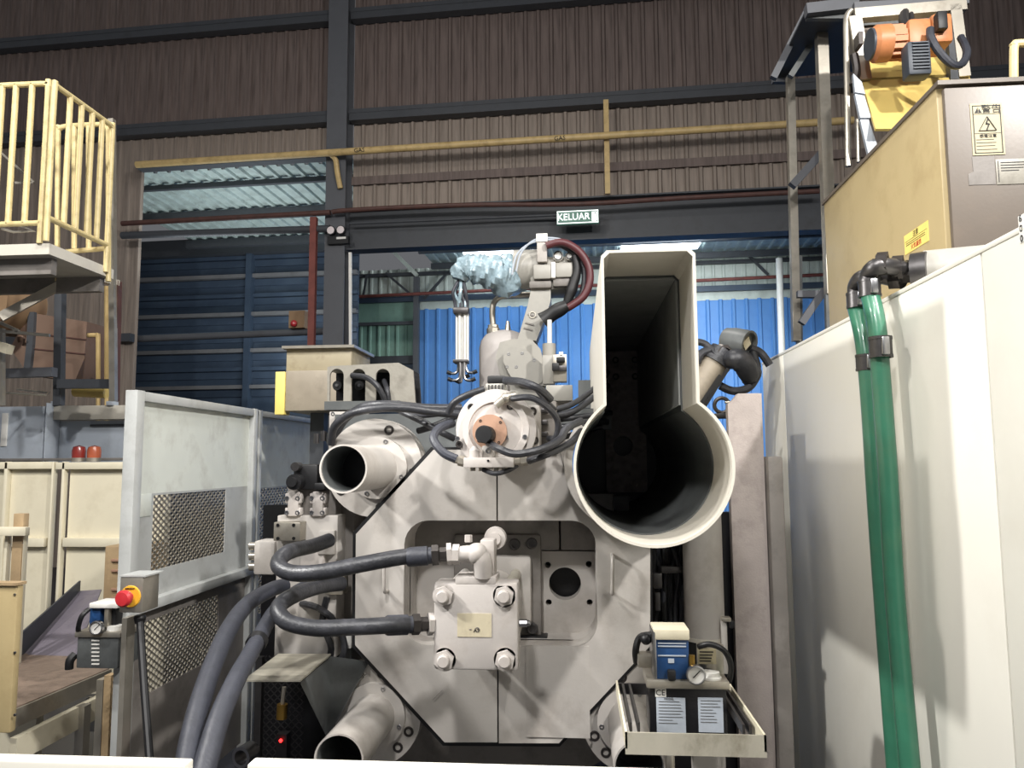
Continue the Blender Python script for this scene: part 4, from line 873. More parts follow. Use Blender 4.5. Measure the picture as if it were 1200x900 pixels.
b = B(); b.prism(rect(y0 + .07, y1 - .06, zr, zb_), XF - .012, XF - .006, 'x', holes=[rect(m0, m1, za, zb_ - .012)]); obj('middle_sheet', b, 'fence_grey', t)
fb(y0 + .07, fy(180), fz(165, 606), zb_, 'fence_white', 'white_strip', XF - .006, XF - .002)
lattice(m0 - .01, m1 + .01, za - .01, zb_, XF - .014, .055, .036, .0075, t, 'stainless')
n0, n1 = fy(176.5), fy(262.5); za, zb_ = fz(177, 812), fz(177, 727)
b = B(); b.prism(rect(y0 + .07, y1 - .06, -H + .1, zr - .04), XF - .012, XF - .006, 'x', holes=[rect(n0, n1, za, zb_)]); obj('lower_sheet', b, 'machine_paint_dark', t, 'darker grey lower sheet')
lattice(n0 - .01, n1 + .01, za - .01, zb_ + .01, XF - .014, .055, .036, .0075, t, 'stainless')
t = thing('mesh_fence', 'grubby cream and grey guard fence panel with a mesh window, behind the valve block', 'fence', (XF, fy(330), -H), 'guard fence panels')
y0, y1 = fy(298), fy(371); zt2 = (fz(299, 482) + fz(368, 491)) / 2
fb(y0, y0 + .05, -H, zt2 + .003, name='frame_post', x0=XF - .033, x1=XF + .033); fb(y1 - .06, y1 + .002, -H, zt2 + .003, name='frame_post', x0=XF - .033, x1=XF + .033); fb(y0, y1, zt2 - .04, zt2)
m0, m1 = fy(303), fy(352); za, zb_ = fz(303, 720), fz(303, 572)
b = B(); b.prism(rect(y0 + .05, y1 - .06, zb_, zt2 - .04), XF - .012, XF - .006, 'x'); obj('upper_sheet', b, 'fence_white', t, 'white painted upper sheet')
b = B(); b.prism(rect(y0 + .05, y1 - .06, -H + .1, zb_), XF - .012, XF - .006, 'x', holes=[rect(m0, m1, za, zb_ - .01)]); obj('middle_sheet', b, 'fence_grey', t)
lattice(m0 - .01, m1 + .01, za - .01, zb_, XF - .014, .06, .04, .008, t, 'stainless')
b = B(); a, c = P(302, 885, 4.6), P(346, 770, 4.6); t2 = thing('chain_link_screen', 'dark wire mesh screen low behind the silver shelf', 'screen', (a.x, 4.6, -H))
b.box(a.x - .02, a.x + .02, 4.58, 4.62, -H, c.z); obj('screen_post', b, 'dark_metal', t2)
lattice(a.x, c.x + .05, -H, c.z, 4.62, .045, .045, .006, t2, 'dark_metal', 'y')
b = B(); b.box(-2.2, -1.0, 5.3, 5.35, -H, -.3); obj('dark_backdrop_panel', b, 'oily_black', None, 'dark plain sheet behind the valve block and lower left sleeve', 'panel')  # plain dark sheet closing the view behind the valve block

# cream framed panels
yc = 6.6
def cream(u0, u1, label, mids, posts):
    a, c = P(u0, 800, yc), P(u1, 541, yc); t = thing('cream_panel', label, 'panel', ((a.x + c.x) / 2, yc, -H), 'cream framed panels at the far left')
    b = B(); b.box(a.x, c.x, yc, yc + .02, -H, c.z); obj('sheet', b, 'cream_panel', t)
    def bar(ua, va, ub_, vb_, par=t):
        p, q = P(ua, vb_, yc), P(ub_, va, yc); b = B(); b.box(p.x, q.x, yc - .06, yc, p.z, q.z, .004); obj('frame_bar', b, 'cream_panel', par)
    bar(u0, 541, u1, 550)
    for u, w_ in posts: bar(u, 541, u + w_, 760)
    for ua, ub_ in zip(posts, posts[1:]): bar(ua[0] + ua[1], 630, ub_[0], 640)
    return t
cream(-60, 66, 'cream steel framed panel at the far left edge', None, ((-60, 10), (2, 9), (57, 9)))
t = cream(70, 200, 'cream steel framed panel right beside the light grey fence', None, ((70, 8), (190, 10)))
for u0, lab, m in ((84, 'darker red-amber beacon, the left one of the pair on the cream panel', 'amber_dark'), (102, 'bright amber beacon, the right one of the pair on the cream panel', 'amber')):
    c = P(u0 + 8, 541, yc + .1); t = thing('beacon', lab, 'beacon', c, 'warning beacons')
    b = B(); b.cyl(c, c + Vector((0, 0, .035)), .06, 20); obj('base', b, 'stainless', t)
    b = B(); b.lathe([(.058, .035), (.06, .1), (.05, .135), (.0, .15)], c, c + Vector((0, 0, 1)), 20); obj('dome', b, m, t)
# pale blue-grey hood
yh = 7.2; t = thing('dust_hood', 'pale blue-grey sheet metal hood above the cream panels', 'hood', P(75, 541, yh))
def hb(u0, v0, u1, v1, y, d, m, name): a, c = P(u0, v1, y), P(u1, v0, y); b = B(); b.box(a.x, c.x, y, y + d, a.z, c.z, .004); return obj(name, b, m, t)
hb(-60, 476, 53, 545, yh - .2, .1, 'bluegrey_sheet', 'side_sheet'); hb(53, 492, 200, 545, yh, .1, 'bluegrey_sheet', 'front_sheet'); hb(53, 474, 200, 492, yh - .12, .2, 'guard_paint', 'top_band')
hb(105, 497, 150, 500, yh - .02, .02, 'dark_steel', 'seam'); hb(0, 484, 9, 523, yh - .215, .02, 'white', 'white_notice'); hb(-60, 536, 200, 541, yh - .22, .02, 'machine_paint_dark', 'sill')
b = B(); a = P(52, 476, yh - .2); hb(50, 472, 55, 545, yh - .22, .2, 'bluegrey_sheet', 'corner_strip')
for u in (59, 124): hb(u, 470, u + 8, 475, yh - .15, .1, 'bluegrey_sheet', 'clip')

# raised platform with cage
XPf = -3.77; yN = 5.5
zf = PX(58, 285, XPf); yN = zf.y; zdk = zf.z; yF2 = PX(133, 322, XPf).y
t = thing('raised_platform', 'raised pale steel platform with yellow tubular railings at the upper left', 'platform', (XPf - .6, yN, zdk - .1))
b = B(); b.box(-6.5, XPf, yN, yF2, zdk - .08, zdk); obj('deck_plate', b, 'guard_paint', t)
b = B(); b.box(-6.5, XPf - .05, yN + .1, yN + .16, zdk - .2, zdk - .08); obj('deck_beam', b, 'machine_paint_dark', t)
b = B(); b.box(-6.5, XPf - .05, yF2 - .1, yF2 - .04, zdk - .2, zdk - .08); obj('deck_beam', b, 'machine_paint_dark', t)
rr_ = .021
def rail(pts, parent, name='rail', r=rr_, k=4, m='rail_yellow'): b = B(); b.tube(pts, r, 10, k); return obj(name, b, m, parent)
zr1 = P(55, 98, yN).z; xr = P(57, 98, yN).x; xL = P(-60, 110, yN).x; zrb = P(30, 262, yN).z
g1 = rail([(xL, yN, zr1), (xr - .06, yN, zr1), (xr - .015, yN, zr1 - .02), (xr, yN, zr1 - .07), (xr, yN, zdk)], t, k=3)
rail([(xL, yN, zrb), (xr, yN, zrb)], t, 'lower_rail')
for u in (-50, -25, 0, 16, 35): p_ = P(u, 150, yN); rail([(p_.x, yN, zr1), (p_.x, yN, zrb)], t, 'baluster')
xs_ = XPf + .01; p_ = PX(62, 98, xs_); q_ = PX(132, 148, xs_); zs = (p_.z + q_.z) / 2; ya, yb2 = p_.y + .02, q_.y
rail([(xs_, ya, zdk), (xs_, ya, zs - .07), (xs_, ya + .02, zs - .01), (xs_, ya + .06, zs), (xs_, yb2 - .06, zs), (xs_, yb2 - .015, zs - .02), (xs_, yb2, zs - .07), (xs_, yb2, zdk - .05)], t, k=3)
zl = PX(62, 258, xs_).z; rail([(xs_, ya, zl), (xs_, yb2, zl)], t, 'lower_rail')
for u in (78, 92, 105, 117): y_ = PX(u, 200, xs_).y; rail([(xs_, y_, zs), (xs_, y_, zl - .0)], t, 'baluster')
yb3 = yb2 + .04; A_ = [P(u, v, yb3) for u, v in ((67, 330), (68, 162), (70, 152), (78, 148), (118, 146), (125, 150), (127, 162), (127, 330))]
rail(A_, t, k=3); rail([P(66, 296, yb3), P(127, 291, yb3)], t, 'lower_rail')
for u in (87, 104): rail([P(u, 148, yb3), P(u, 292, yb3)], t, 'baluster')
for pts, m_, w_, nm in (([(0, 372, 5.6), (86, 326, 5.9)], 'stainless', .07, 'brace'), ([(104, 324, 6.2), (139, 332, 6.4)], 'stainless', .05, 'brace'), ([(131, 140, 6.35), (133, 470, 6.35)], 'stainless', .05, 'support_post'), ([(137, 330, 6.4), (134, 470, 6.4)], 'pipe_brown', .06, 'support_post'),
                    ([(71, 330, 6.6), (69, 475, 6.6)], 'dark_steel', .07, 'support_post'), ([(0, 438, 6.4), (64, 436, 6.4)], 'column_steel', .08, 'cross_beam'), ([(70, 450, 6.5), (130, 450, 6.5)], 'dark_steel', .08, 'cross_beam'), ([(2, 385, 6.2), (2, 475, 6.2)], 'stainless', .04, 'support_post'), ([(0, 388, 6), (58, 393, 6)], 'stainless', .025, 'strut'), ([(0, 406, 6.1), (12, 410, 6.1)], 'cream_panel', .08, 'strut'), ([(0, 378, 6), (22, 388, 6)], 'stainless', .025, 'strut')):
    b = B(); b.bar(P(*pts[0]), P(*pts[1]), w_); obj(nm, b, m_, t)
for pts in ([(0, 460, 6.4), (54, 463, 6.4), (57, 460, 6.8), (20, 456, 6.8)], [(0, 178, 5.8), (40, 214, 5.8), (18, 214, 5.8)], [(2, 268, 5.6), (16, 272, 5.6), (41, 271, 5.6), (22, 264, 5.6)]):
    b = B(); b.tube([P(*p) for p in pts], .01, 6, 1); obj('hanging_rod', b, 'stainless', t)
# brown hopper bin
t = thing('hopper_bin', 'tilted brown steel hopper bin with dark straps under the platform', 'bin', P(60, 445, 7.2)); yb_ = 7.4
b = B(); b.prism(pp([(33, 366), (102, 377), (99, 420), (88, 446), (34, 440), (12, 408)], yb_), yb_, yb_ + .6); obj('body', b, 'brown_bin', t)
for q in ((38, 366, 36, 405), (36, 405, 32, 440)): b = B(); b.bar(P(q[0], q[1], yb_ - .02), P(q[2], q[3], yb_ - .02), .07, .04); obj('strap', b, 'dark_steel', t)
for q in ((34, 390, 101, 398), (33, 408, 100, 415)): b = B(); b.bar(P(q[0], q[1], yb_ - .005), P(q[2], q[3], yb_ - .005), .012, .012); obj('weld_seam', b, 'pipe_brown', t)
b = B(); b.tube([P(22, 400, yb_), P(22, 394, yb_ - .1), P(28, 396, yb_ - .1), P(27, 404, yb_)], .012, 8, 4); obj('lug', b, 'brown_bin', t)
b = B(); b.cyl(P(-30, 350, 7.0), P(20, 358, 7.6), .34, 28); obj('fume_duct', b, 'cardboard', None, 'tan round duct peeking out at the left edge under the platform', 'duct')
b = B(); b.cyl(P(88, 458, 6.7), P(125, 460, 6.7), .055, 16); obj('yellow_cylinder', b, 'chute_yellow', None, 'short yellow cylinder lying under the platform beside the posts', 'cylinder')
for pts, lab in (([(103, 393, 7), (113, 393, 7), (115, 396, 7), (115, 448, 7.1), (115, 462, 7.7), (115, 775, 7.7)], 'hooked thin yellow pipe beside the brown hopper bin'), ([(125, 335, 6.9), (125, 445, 7.1), (125, 460, 7.7), (125, 775, 7.7)], 'straight thin yellow pipe rising to the platform rail')):
    b = B(); b.tube([P(*p) for p in pts], .022, 8, 3); obj('thin_pipe', b, 'yellow_pipe', None, lab, 'pipe')

# purple chute, table and wooden pieces
t = thing('chute_tray', 'scratched purplish steel chute sloping down to the table at the left', 'chute', P(60, 788, 4.7))
A0, A1, A2, A3 = P(8, 789, 4.6), P(82, 789, 4.6), P(119, 692, 5.7), P(60, 726, 5.7)
A3 = P(92, 694, 5.9); b = B(); b.plate([A0, A1, A2, A3], .01); obj('tray_floor', b, 'purple_plate', t)
b = B(); b.plate([A0 + Vector((0, 0, 0)), A3, A3 + Vector((0, 0, .09)), A0 + Vector((0, 0, .18))], .012); obj('side_wall', b, 'dark_steel', t)
b = B(); b.bar(A0, A1, .03, .03); obj('front_lip', b, 'dark_steel', t)
t = thing('work_table', 'worn cream steel table with a pitted brown top at the lower left', 'table', P(60, 890, 4.2))
z = P(100, 800, 4.3).z; a, c, d_, e = PZ(8, 838, z), PZ(128, 787, z), PZ(100, 778, z), PZ(-40, 790, z)
b = B(); b.plate([a, c, c + (e - a), e], .02); obj('table_top', b, 'table_top', t)
b = B(); b.bar(a + Vector((0, 0, -.03)), c + Vector((0, 0, -.03)), .03, .09); obj('edge_beam', b, 'stainless', t)
b = B(); b.bar(a + Vector((.02, .03, -.18)), c + Vector((.02, .03, -.16)), .04, .12); obj('apron', b, 'cream_panel', t)
for u, v0, w_, m_ in ((12, 830, .06, 'cream_panel'), (42, 840, .05, 'cream_panel'), (98, 826, .05, 'stainless'), (121, 795, .04, 'stainless'), (130, 790, .04, 'worn_wood')):
    p_ = P(u, v0, 4.25); b = B(); b.box(p_.x - w_ / 2, p_.x + w_ / 2, 4.22, 4.28, -H, p_.z); obj('leg', b, m_, t)
for q in ((10, 862, 40, 846), (20, 876, 46, 860)): b = B(); b.bar(P(q[0], q[1], 4.24), P(q[2], q[3], 4.24), .04); obj('crossbar', b, 'cream_panel', t)
b = B(); p_ = P(108, 838, 4.6); b.box(p_.x - .05, p_.x + .04, 4.6, 4.64, p_.z - .1, p_.z + .1, .01); obj('latch_plate', b, 'steel', t)
b = B(); p_ = P(0, 740, 3.3); p0_ = P(-60, 858, 3.3); p1_ = P(21, 686, 3.3); b.box(p0_.x, p1_.x, 3.3, 3.34, p0_.z, p1_.z, .008); t = obj('beige_box', b, 'beige_cabinet', None, 'plain beige steel box cut off by the left edge', 'box')
for v in (697, 765, 838): socket_bolt(.006, P(17, v, 3.298), t, 'dark_metal', 'screw')
b = B(); p_ = P(0, 688, 3.3); b.box(p0_.x, p1_.x + .004, 3.29, 3.35, p1_.z, p1_.z + .012); obj('lid', b, 'worn_wood', t)
t = thing('timber_stand', 'pale timber upright with a nailed cross piece at the left edge', 'stand', P(18, 690, 4.6))
for q in ((11, 602, 28, 690, 4.6, .05, 'worn_wood'), (-40, 618, 30, 628, 4.55, .04, 'cream_panel'), (2, 628, 9, 690, 4.6, .04, 'cream_panel'), (24, 628, 28, 690, 4.58, .04, 'cream_panel')):
    a, c = P(q[0], q[3], q[4]), P(q[2], q[1], q[4]); b = B(); b.box(a.x, c.x, q[4], q[4] + q[5], a.z if q[3] < 680 else -H, c.z, .003); obj('timber', b, q[6], t)
t = thing('louvred_box', 'tan louvred metal box half hidden by the fence', 'box', P(135, 706, 5.0))
a, c = P(120, 706, 5.0), P(170, 640, 5.0); b = B(); b.box(a.x, c.x, 5.0, 5.3, a.z, c.z, .01); obj('casing', b, 'worn_wood', t)
for v in (656, 668, 690, 700): p_, q_ = P(131, v + 2, 5.0), P(150, v - 1, 5.0); b = B(); b.box(p_.x, q_.x, 4.985, 5.0, p_.z, q_.z, .003); obj('louvre', b, 'copper_ring', t)
# emergency stop box
ye_ = 3.45; t = thing('emergency_stop_box', 'grey box with a red mushroom emergency button on a yellow ring', 'switch', P(158, 722, ye_))
a, c = P(139, 718, ye_), P(168, 676, ye_); b = B(); b.box(a.x, c.x, ye_, ye_ + .14, a.z, c.z, .006); obj('housing', b, 'stainless', t)
b = B(); b.box(a.x - .004, c.x + .01, ye_ - .002, ye_ + .16, c.z - .001, c.z + .006); obj('lid', b, 'fence_grey', t)
p_ = P(153, 699, ye_); b = B(); b.lathe([(0, -.006), (.047, -.006), (.05, 0), (0, 0)], p_, p_ + Vector((0, 1, 0)), 28); yr = obj('yellow_ring', b, 'button_yellow', t)
b = B(); b.lathe([(0, -.075), (.03, -.072), (.038, -.06), (.036, -.04), (.018, -.035), (.018, 0)], p_, p_ + Vector((.0, 1, 0)), 24); obj('push_button', b, 'button_red', t)
text('EMERGENCY', .008, 'print_black', t, p_ + Vector((0, -.008, .036))); 
b = B(); p_ = P(164, 721, ye_ + .06); b.lathe([(.022, 0), (.028, -.01), (.022, -.035), (.012, -.04)], p_, p_ + Vector((0, 0, 1)), 16); obj('cable_gland', b, 'black', t)
b = B(); b.tube([P(164, 726, ye_ + .06), P(166, 760, ye_), P(170, 820, ye_ - .1), P(176, 900, ye_ - .25), P(179, 960, ye_ - .3)], .017, 10, 5); obj('cable', b, 'black', t)
a, c = P(140, 960, ye_ + .2), P(156, 722, ye_ + .2); b = B(); b.box(a.x, c.x, ye_ + .15, ye_ + .22, -H, c.z); obj('stand_post', b, 'stainless', t)
# left lubrication unit
def gauge(p_, r, par):
    b = B(); b.lathe([(0, .0), (r, 0), (r, -.02), (r * .86, -.022), (r * .86, -.012), (0, -.012)], p_, p_ + Vector((0, 1, 0)), 28); g = obj('pressure_gauge', b, 'steel', par)
    b = B(); b.lathe([(0, -.0135), (r * .85, -.0135), (r * .85, -.012), (0, -.012)], p_, p_ + Vector((0, 1, 0)), 24); obj('dial', b, 'white', g)
    b = B(); b.bar(p_ + Vector((-r * .3, -.0145, -r * .3)), p_ + Vector((r * .45, -.0145, r * .45)), .001, r * .1); obj('needle', b, 'print_black', g); return g
yl_ = 3.7; t = thing('lubrication_unit', 'small black oil reservoir with blue controller and gauge, left beside the emergency stop', 'pump', P(115, 785, yl_), 'lubrication units')
def lb(u0, v0, u1, v1, y, d, m, name, par=None, bev=.005, label=None): a, c = P(u0, v1, y), P(u1, v0, y); b = B(); b.box(a.x, c.x, y, y + d, a.z, c.z, bev); return obj(name, b, m, par or t, label)
rs = lb(89, 746, 139, 783, yl_, .2, 'oily_grey', 'reservoir'); lb(87, 741, 141, 747, yl_ - .01, .22, 'stainless', 'top_plate')
for i in range(7): lb(107, 750 + i * 4.6, 116, 751.4 + i * 4.6, yl_ - .004, .004, 'white', 'level_mark', rs, 0)
lb(104, 711, 118, 738, yl_ + .02, .1, 'blue_case', 'controller'); lb(104, 707, 138, 713, yl_ + .0, .14, 'white', 'controller_lid'); lb(121, 713, 127, 736, yl_ + .01, .06, 'stainless', 'valve'); lb(128, 713, 136, 742, yl_ + .04, .08, 'black', 'pump_body')
p_ = P(134, 740, yl_ + .04); b = B(); b.cyl(p_, p_ + Vector((0, 0, .03)), .035, 20); obj('filler_cap', b, 'white', t)
gauge(P(115, 735, yl_ - .01), .034, t)
b = B(); b.tube([P(104, 714, yl_), P(96, 722, yl_ - .03), P(92, 734, yl_ - .02), P(92, 742, yl_ + .02)], .012, 10, 5); obj('loop_hose', b, 'black', t)
b = B(); b.tube([P(88, 767, yl_ + .02), P(82, 774, yl_), P(81, 784, yl_)], .02, 10, 4); obj('loop_hose', b, 'black', t)
# small things at the lower left floor
b = B(); p_ = P(282, 888, 3.8); b.lathe([(.035, 0), (.05, 0), (.05, .09), (.035, .09)], p_, p_ + Vector((.2, 1, .0)).normalized(), 24, True); obj('pipe_coupling', b, 'steel', None, 'short shiny pipe coupling on the dark floor beside the wire mesh', 'coupling')
p_ = P(329, 868, 4.3); t = thing('indicator_light', 'tiny glowing red indicator light on a dark post in the lower left', 'light', (p_.x, 4.31, -H)); b = B(); b.ball(p_, .010, 10); obj('lens', b, 'led_red', t); b = B(); b.box(p_.x - .03, p_.x + .03, 4.31, 4.37, -H, p_.z + .03); obj('post', b, 'black', t)
t = thing('floor_valve', 'small brass and dark valve behind the silver shelf bracket', 'valve', P(332, 845, 4.4)); b = B(); b.cyl(P(330, 842, 4.4), P(331, 825, 4.4), .03, 14); obj('valve_body', b, 'brass', t); b = B(); b.cyl(P(331, 826, 4.4), P(333, 805, 4.4), .012, 10); obj('valve_stem', b, 'stainless', t)

# foreground guards
for u0, u1, v, lab in ((-80, 216, 889, 'off-white guard plate edge along the bottom left corner'), (289, 845, 896, 'off-white guard plate edge along the bottom centre')):
    yg = 1.9; a, c = P(u0, v, yg), P(u1, v, yg); b = B(); b.box(a.x, c.x, yg, yg + .05, a.z - .5, a.z, .006); o = obj('guard_plate', b, 'panel_white', None, lab, 'panel', 'foreground guard plates')

# right side lubrication unit with tray
yq = 3.3; t = thing('lubrication_unit', 'black oil tank with a blue controller, gauge and CE label on a metal tray', 'pump', P(808, 862, yq), 'lubrication units')
tk = lb(762, 806, 851, 862, yq, .16, 'oily_black', 'reservoir'); lb(758, 799, 855, 807, yq - .02, .2, 'stainless', 'top_plate')
lp = lb(770, 818, 803, 864, yq - .003, .003, 'bluegrey_sheet', 'spec_label', tk, 0); lq = lb(819, 818, 847, 858, yq - .003, .003, 'bluegrey_sheet', 'spec_label', tk, 0); ce_ = lb(768, 807, 780.5, 816.5, yq - .003, .003, 'white', 'mark_label', tk, 0)
p_ = P(774, 812, yq - .0035); text('CE', .033, 'print_black', t, p_, ext=.0006)
random.seed(5)
for (u0, u1, v0, n_) in ((772, 801, 822, 8), (821, 845, 821, 8)):
    b = B()
    for i in range(n_):
        a = P(u0, v0 + 3.6 * i, yq - .0035); c = P(u0 + (u1 - u0) * random.uniform(.55, 1), v0 + 3.6 * i, yq - .0035); b.box(a.x, c.x, yq - .0042, yq - .003, a.z - .0012, a.z + .0012)
    obj('label_print', b, 'print_grey', t)
text('MODEL', .012, 'print_grey', t, P(784, 819, yq - .004))
bc_ = lb(768, 750, 807, 796, yq + .0, .13, 'blue_case', 'controller'); lb(766, 738, 808, 750, yq - .01, .15, 'cream_panel', 'controller_lid'); lb(766, 740, 769, 796, yq - .01, .15, 'steel', 'edge_strip')
for v in (753.5, 757, 768): lb(771, v, 804, v + 1, yq - .003, .003, 'bluegrey_sheet', 'print_line', bc_, 0)
lb(783, 786, 792, 798, yq - .03, .03, 'black', 'knob'); lb(783, 772, 790, 777, yq - .003, .003, 'bluegrey_sheet', 'print_mark', bc_, 0)
gauge(P(815, 790, yq - .02), .039, t)
b = B(); p_ = P(811, 775, yq); b.cyl(p_ - Vector((0, 0, .02)), p_ + Vector((0, 0, .025)), .012, 10); obj('brass_fitting', b, 'brass', t)
b = B(); p_ = P(833, 800, yq + .03); b.lathe([(.044, 0), (.044, .025), (.036, .03), (.036, .045), (0, .05)], p_, p_ + Vector((0, 0, 1)), 28); obj('filler_cap', b, 'white', t)
b = B(); p_ = P(833, 798, yq + .12); b.cyl(p_, p_ + Vector((0, 0, .15)), .056, 24); mt = obj('pump_motor', b, 'stainless', t); lb(818, 761, 839, 778, yq + .055, .01, 'label_cream', 'rating_plate', None, 0)
for i in range(4): lb(820, 763.5 + 3.6 * i, 836 - i, 764.6 + 3.6 * i, yq + .053, .002, 'print_black', 'plate_print', None, 0)
b = B(); b.tube([P(818, 758, yq + .02), P(832, 755, yq), P(848, 762, yq - .02), P(856, 777, yq), P(856, 792, yq + .03), P(853, 799, yq + .05)], .012, 10, 5); obj('loop_hose', b, 'black', t)
b = B(); b.tube([P(766, 744, yq + .05), P(750, 747, yq + .1), P(745, 762, yq + .1), P(746, 776, yq + .15)], .015, 10, 5); obj('loop_hose', b, 'black', t); lb(748, 768, 764, 783, yq + .06, .08, 'stainless', 'junction'); 
p_ = P(757, 749, yq + .06); b = B(); b.ball(p_, .024, 12); obj('cable_gland', b, 'black', t)
tr = thing('tray_bracket', 'pale open rectangular metal tray frame under the black oil tank', 'tray', P(815, 884, 3.05)); t = tr
y1_, y2_ = 2.95, 3.62; a, c = P(733, 884, y1_), P(898, 862, y1_)
b = B(); b.box(a.x, c.x, y1_, y1_ + .008, a.z, c.z); obj('front_rail', b, 'galvanised', t)
b = B(); b.box(a.x, a.x + .008, y1_, y2_, a.z + .02, c.z); obj('side_rail', b, 'cream_panel', t)
b = B(); b.box(c.x - .008, c.x, y1_, y2_, a.z + .02, c.z); obj('side_rail', b, 'cream_panel', t)
b = B(); b.box(a.x + .01, c.x - .01, y1_ + .008, y1_ + .06, a.z, a.z + .008); obj('front_lip', b, 'dark_metal', t)
b = B(); b.box(a.x + .02, c.x - .06, y1_ + .12, y1_ + .13, a.z + .0, c.z - .045); obj('inner_rail', b, 'galvanised', t)
for f in (.06, .12, .90, .95): x_ = a.x + (c.x - a.x) * f; b = B(); b.box(x_ - .005, x_ + .005, y1_ + .14, y2_, a.z + .03, c.z - .01); obj('slat', b, 'dark_metal', t)
b = B(); b.box(a.x + .01, c.x - .01, y2_ - .01, y2_, a.z + .02, c.z - .01); obj('back_rail', b, 'dark_metal', t)
p_ = P(785, 884, 3.1); b = B(); b.cyl(p_ - Vector((0, 0, .06)), p_, .018, 12); obj('drain_stub', b, 'stainless', t)
for q in ((770, 884, 840, 930), (850, 888, 866, 905)): a_ = P(q[0], q[1], 3.4); 
b = B(); b.box(P(812, 880, 3.5).x, P(850, 880, 3.5).x, 3.5, 3.56, -H, a.z + .01); obj('support_leg', b, 'machine_paint', t)

# white duct column and cable gap to the right of the cover
yd = 4.15; a = P(806, 752, yd); c = P(848, 570, yd); t = thing('white_duct', 'smooth grey-white round-cornered duct hanging right of the machine cover', 'duct', ((a.x + c.x) / 2, yd, a.z))
r_ = (c.x - a.x) / 2; b = B(); b.cyl((a.x + r_, yd + r_, a.z), (a.x + r_, yd + r_, c.z), r_, 32); obj('duct_body', b, 'machine_paint', t)
b = B(); b.lathe([(r_ * .9, 0), (r_ * 1.03, 0), (r_ * 1.03, .02), (r_ * .9, .02)], (a.x + r_, yd + r_, a.z - .01), (a.x + r_, yd + r_, a.z + .99), 32, True); obj('bottom_rim', b, 'guard_paint', t)
a, c = P(762, 900, 4.45), P(864, 540, 4.45); b = B(); b.box(a.x, c.x, 4.45, 4.5, -H, P(800, 600, 4.45).z); obj('dark_gap_sheet', b, 'oily_black', None, 'black sheet standing for the dark gap behind the cables, right of the machine cover', 'panel')  # black sheet in place of the unlit depth of the cable gap
t = thing('cable_bundle', 'tangle of grimy black and silver cables in the gap right of the cover', 'cables', P(785, 745, 4.4))
random.seed(11)
for i in range(11):
    u = 768 + i * 3.4; pts = [(u + random.uniform(-4, 4), v + random.uniform(-3, 3), 4.35 + random.uniform(-.03, .06)) for v in (600, 640, 672, 705, 740, 765)]
    b = B(); b.tube([P(*p) for p in pts], random.choice((.009, .012, .016)), 8, 5); obj('cable', b, random.choice(('rubber', 'black', 'rubber_grey', 'dark_metal')), t)
for q in ((766, 672, 776, 690), (775, 664, 800, 672), (768, 694, 774, 716)): lb(*q, 4.3, .05, 'dark_metal', 'clip')
a, c = P(846, 770, 4.1), P(859, 724, 4.1); t = thing('hinge_bracket', 'small latch bracket on the post edge, right of the white duct', 'bracket', a); lb(846, 724, 857, 729, 4.1, .05, 'stainless', 'latch'); lb(856, 728, 861, 737, 4.1, .04, 'black', 'latch_tip'); lb(848, 729, 852, 790, 4.12, .05, 'machine_paint', 'arm')
a, c = P(738, 895, 4.3), P(846, 895, 4.3)

# slotted cover plate and beige box at the back left of the machine
ys4 = 4.7
t = thing('slotted_cover', 'grey cover plate with three tall arched slots showing black sockets', 'cover', P(435, 475, ys4))
sl = []
for u in (394.5, 420, 448.5):
    a = P(u - 8.5, 470, ys4); c = P(u + 8.5, 432, ys4); r = (c.x - a.x) / 2; m_ = (a.x + c.x) / 2; zc = c.z - r
    sl.append([(a.x, a.z), (c.x, a.z)] + [(m_ + r * math.cos(R(k)), zc + r * math.sin(R(k))) for k in range(0, 181, 15)])
b = B(); b.prism(pp([(383.5, 476), (383.5, 430), (388, 429), (467, 425), (484, 434), (487, 476)], ys4), ys4, ys4 + .02, holes=sl); obj('face_plate', b, 'cover_grey', t)
b = B(); b.prism(pp([(383.5, 476), (383.5, 430), (467, 425), (484, 434), (487, 476)], ys4), ys4 + .18, ys4 + .2); obj('rear_plate', b, 'oily_black', t)
b = B(); a = P(383.5, 430, ys4); c = P(487, 425, ys4); b.box(a.x, P(467, 425, ys4).x, ys4 + .02, ys4 + .2, a.z - .02, a.z - .003); obj('top_plate', b, 'cover_grey', t)
for u in (396, 422, 441):
    p_ = P(u, 452, ys4 + .1); b = B(); b.lathe([(0, -.02), (.03, -.02), (.035, 0), (.035, .08), (0, .08)], p_, p_ + Vector((0, 1, 0)), 16); o = obj('socket', b, 'black', t); b = B(); b.lathe([(0, -.03), (.01, -.03), (.01, 0)], p_, p_ + Vector((0, 1, 0)), 10); obj('socket_pin', b, 'steel', o)
b = B(); b.tube([P(412, 440, ys4 - .02), P(428, 442, ys4 - .05), P(440, 450, ys4 - .08), P(448, 462, ys4 - .06), P(452, 474, ys4 - .04)], .018, 10, 5); obj('cable', b, 'rubber', t)
b = B(); b.tube([P(450, 446, ys4 + .05), P(454, 458, ys4 - .02), P(456, 474, ys4 - .02)], .016, 10, 5); obj('cable', b, 'rubber', t)
a, c = P(383, 481, ys4), P(470, 470, ys4); b = B(); b.box(a.x, c.x, ys4 - .05, ys4 - .005, a.z, c.z); obj('terminal_rail', b, 'oily_grey', t)
a, c = P(385, 530, 4.45), P(420, 482, 4.45); b = B(); b.box(a.x, c.x, 4.45, 4.7, a.z, c.z, .005); o = obj('socket_plate', b, 'machine_paint', t)
for u, v in ((390, 485), (406, 484), (416, 482)): socket_bolt(.012, P(u, v, 4.448), o, 'steel')
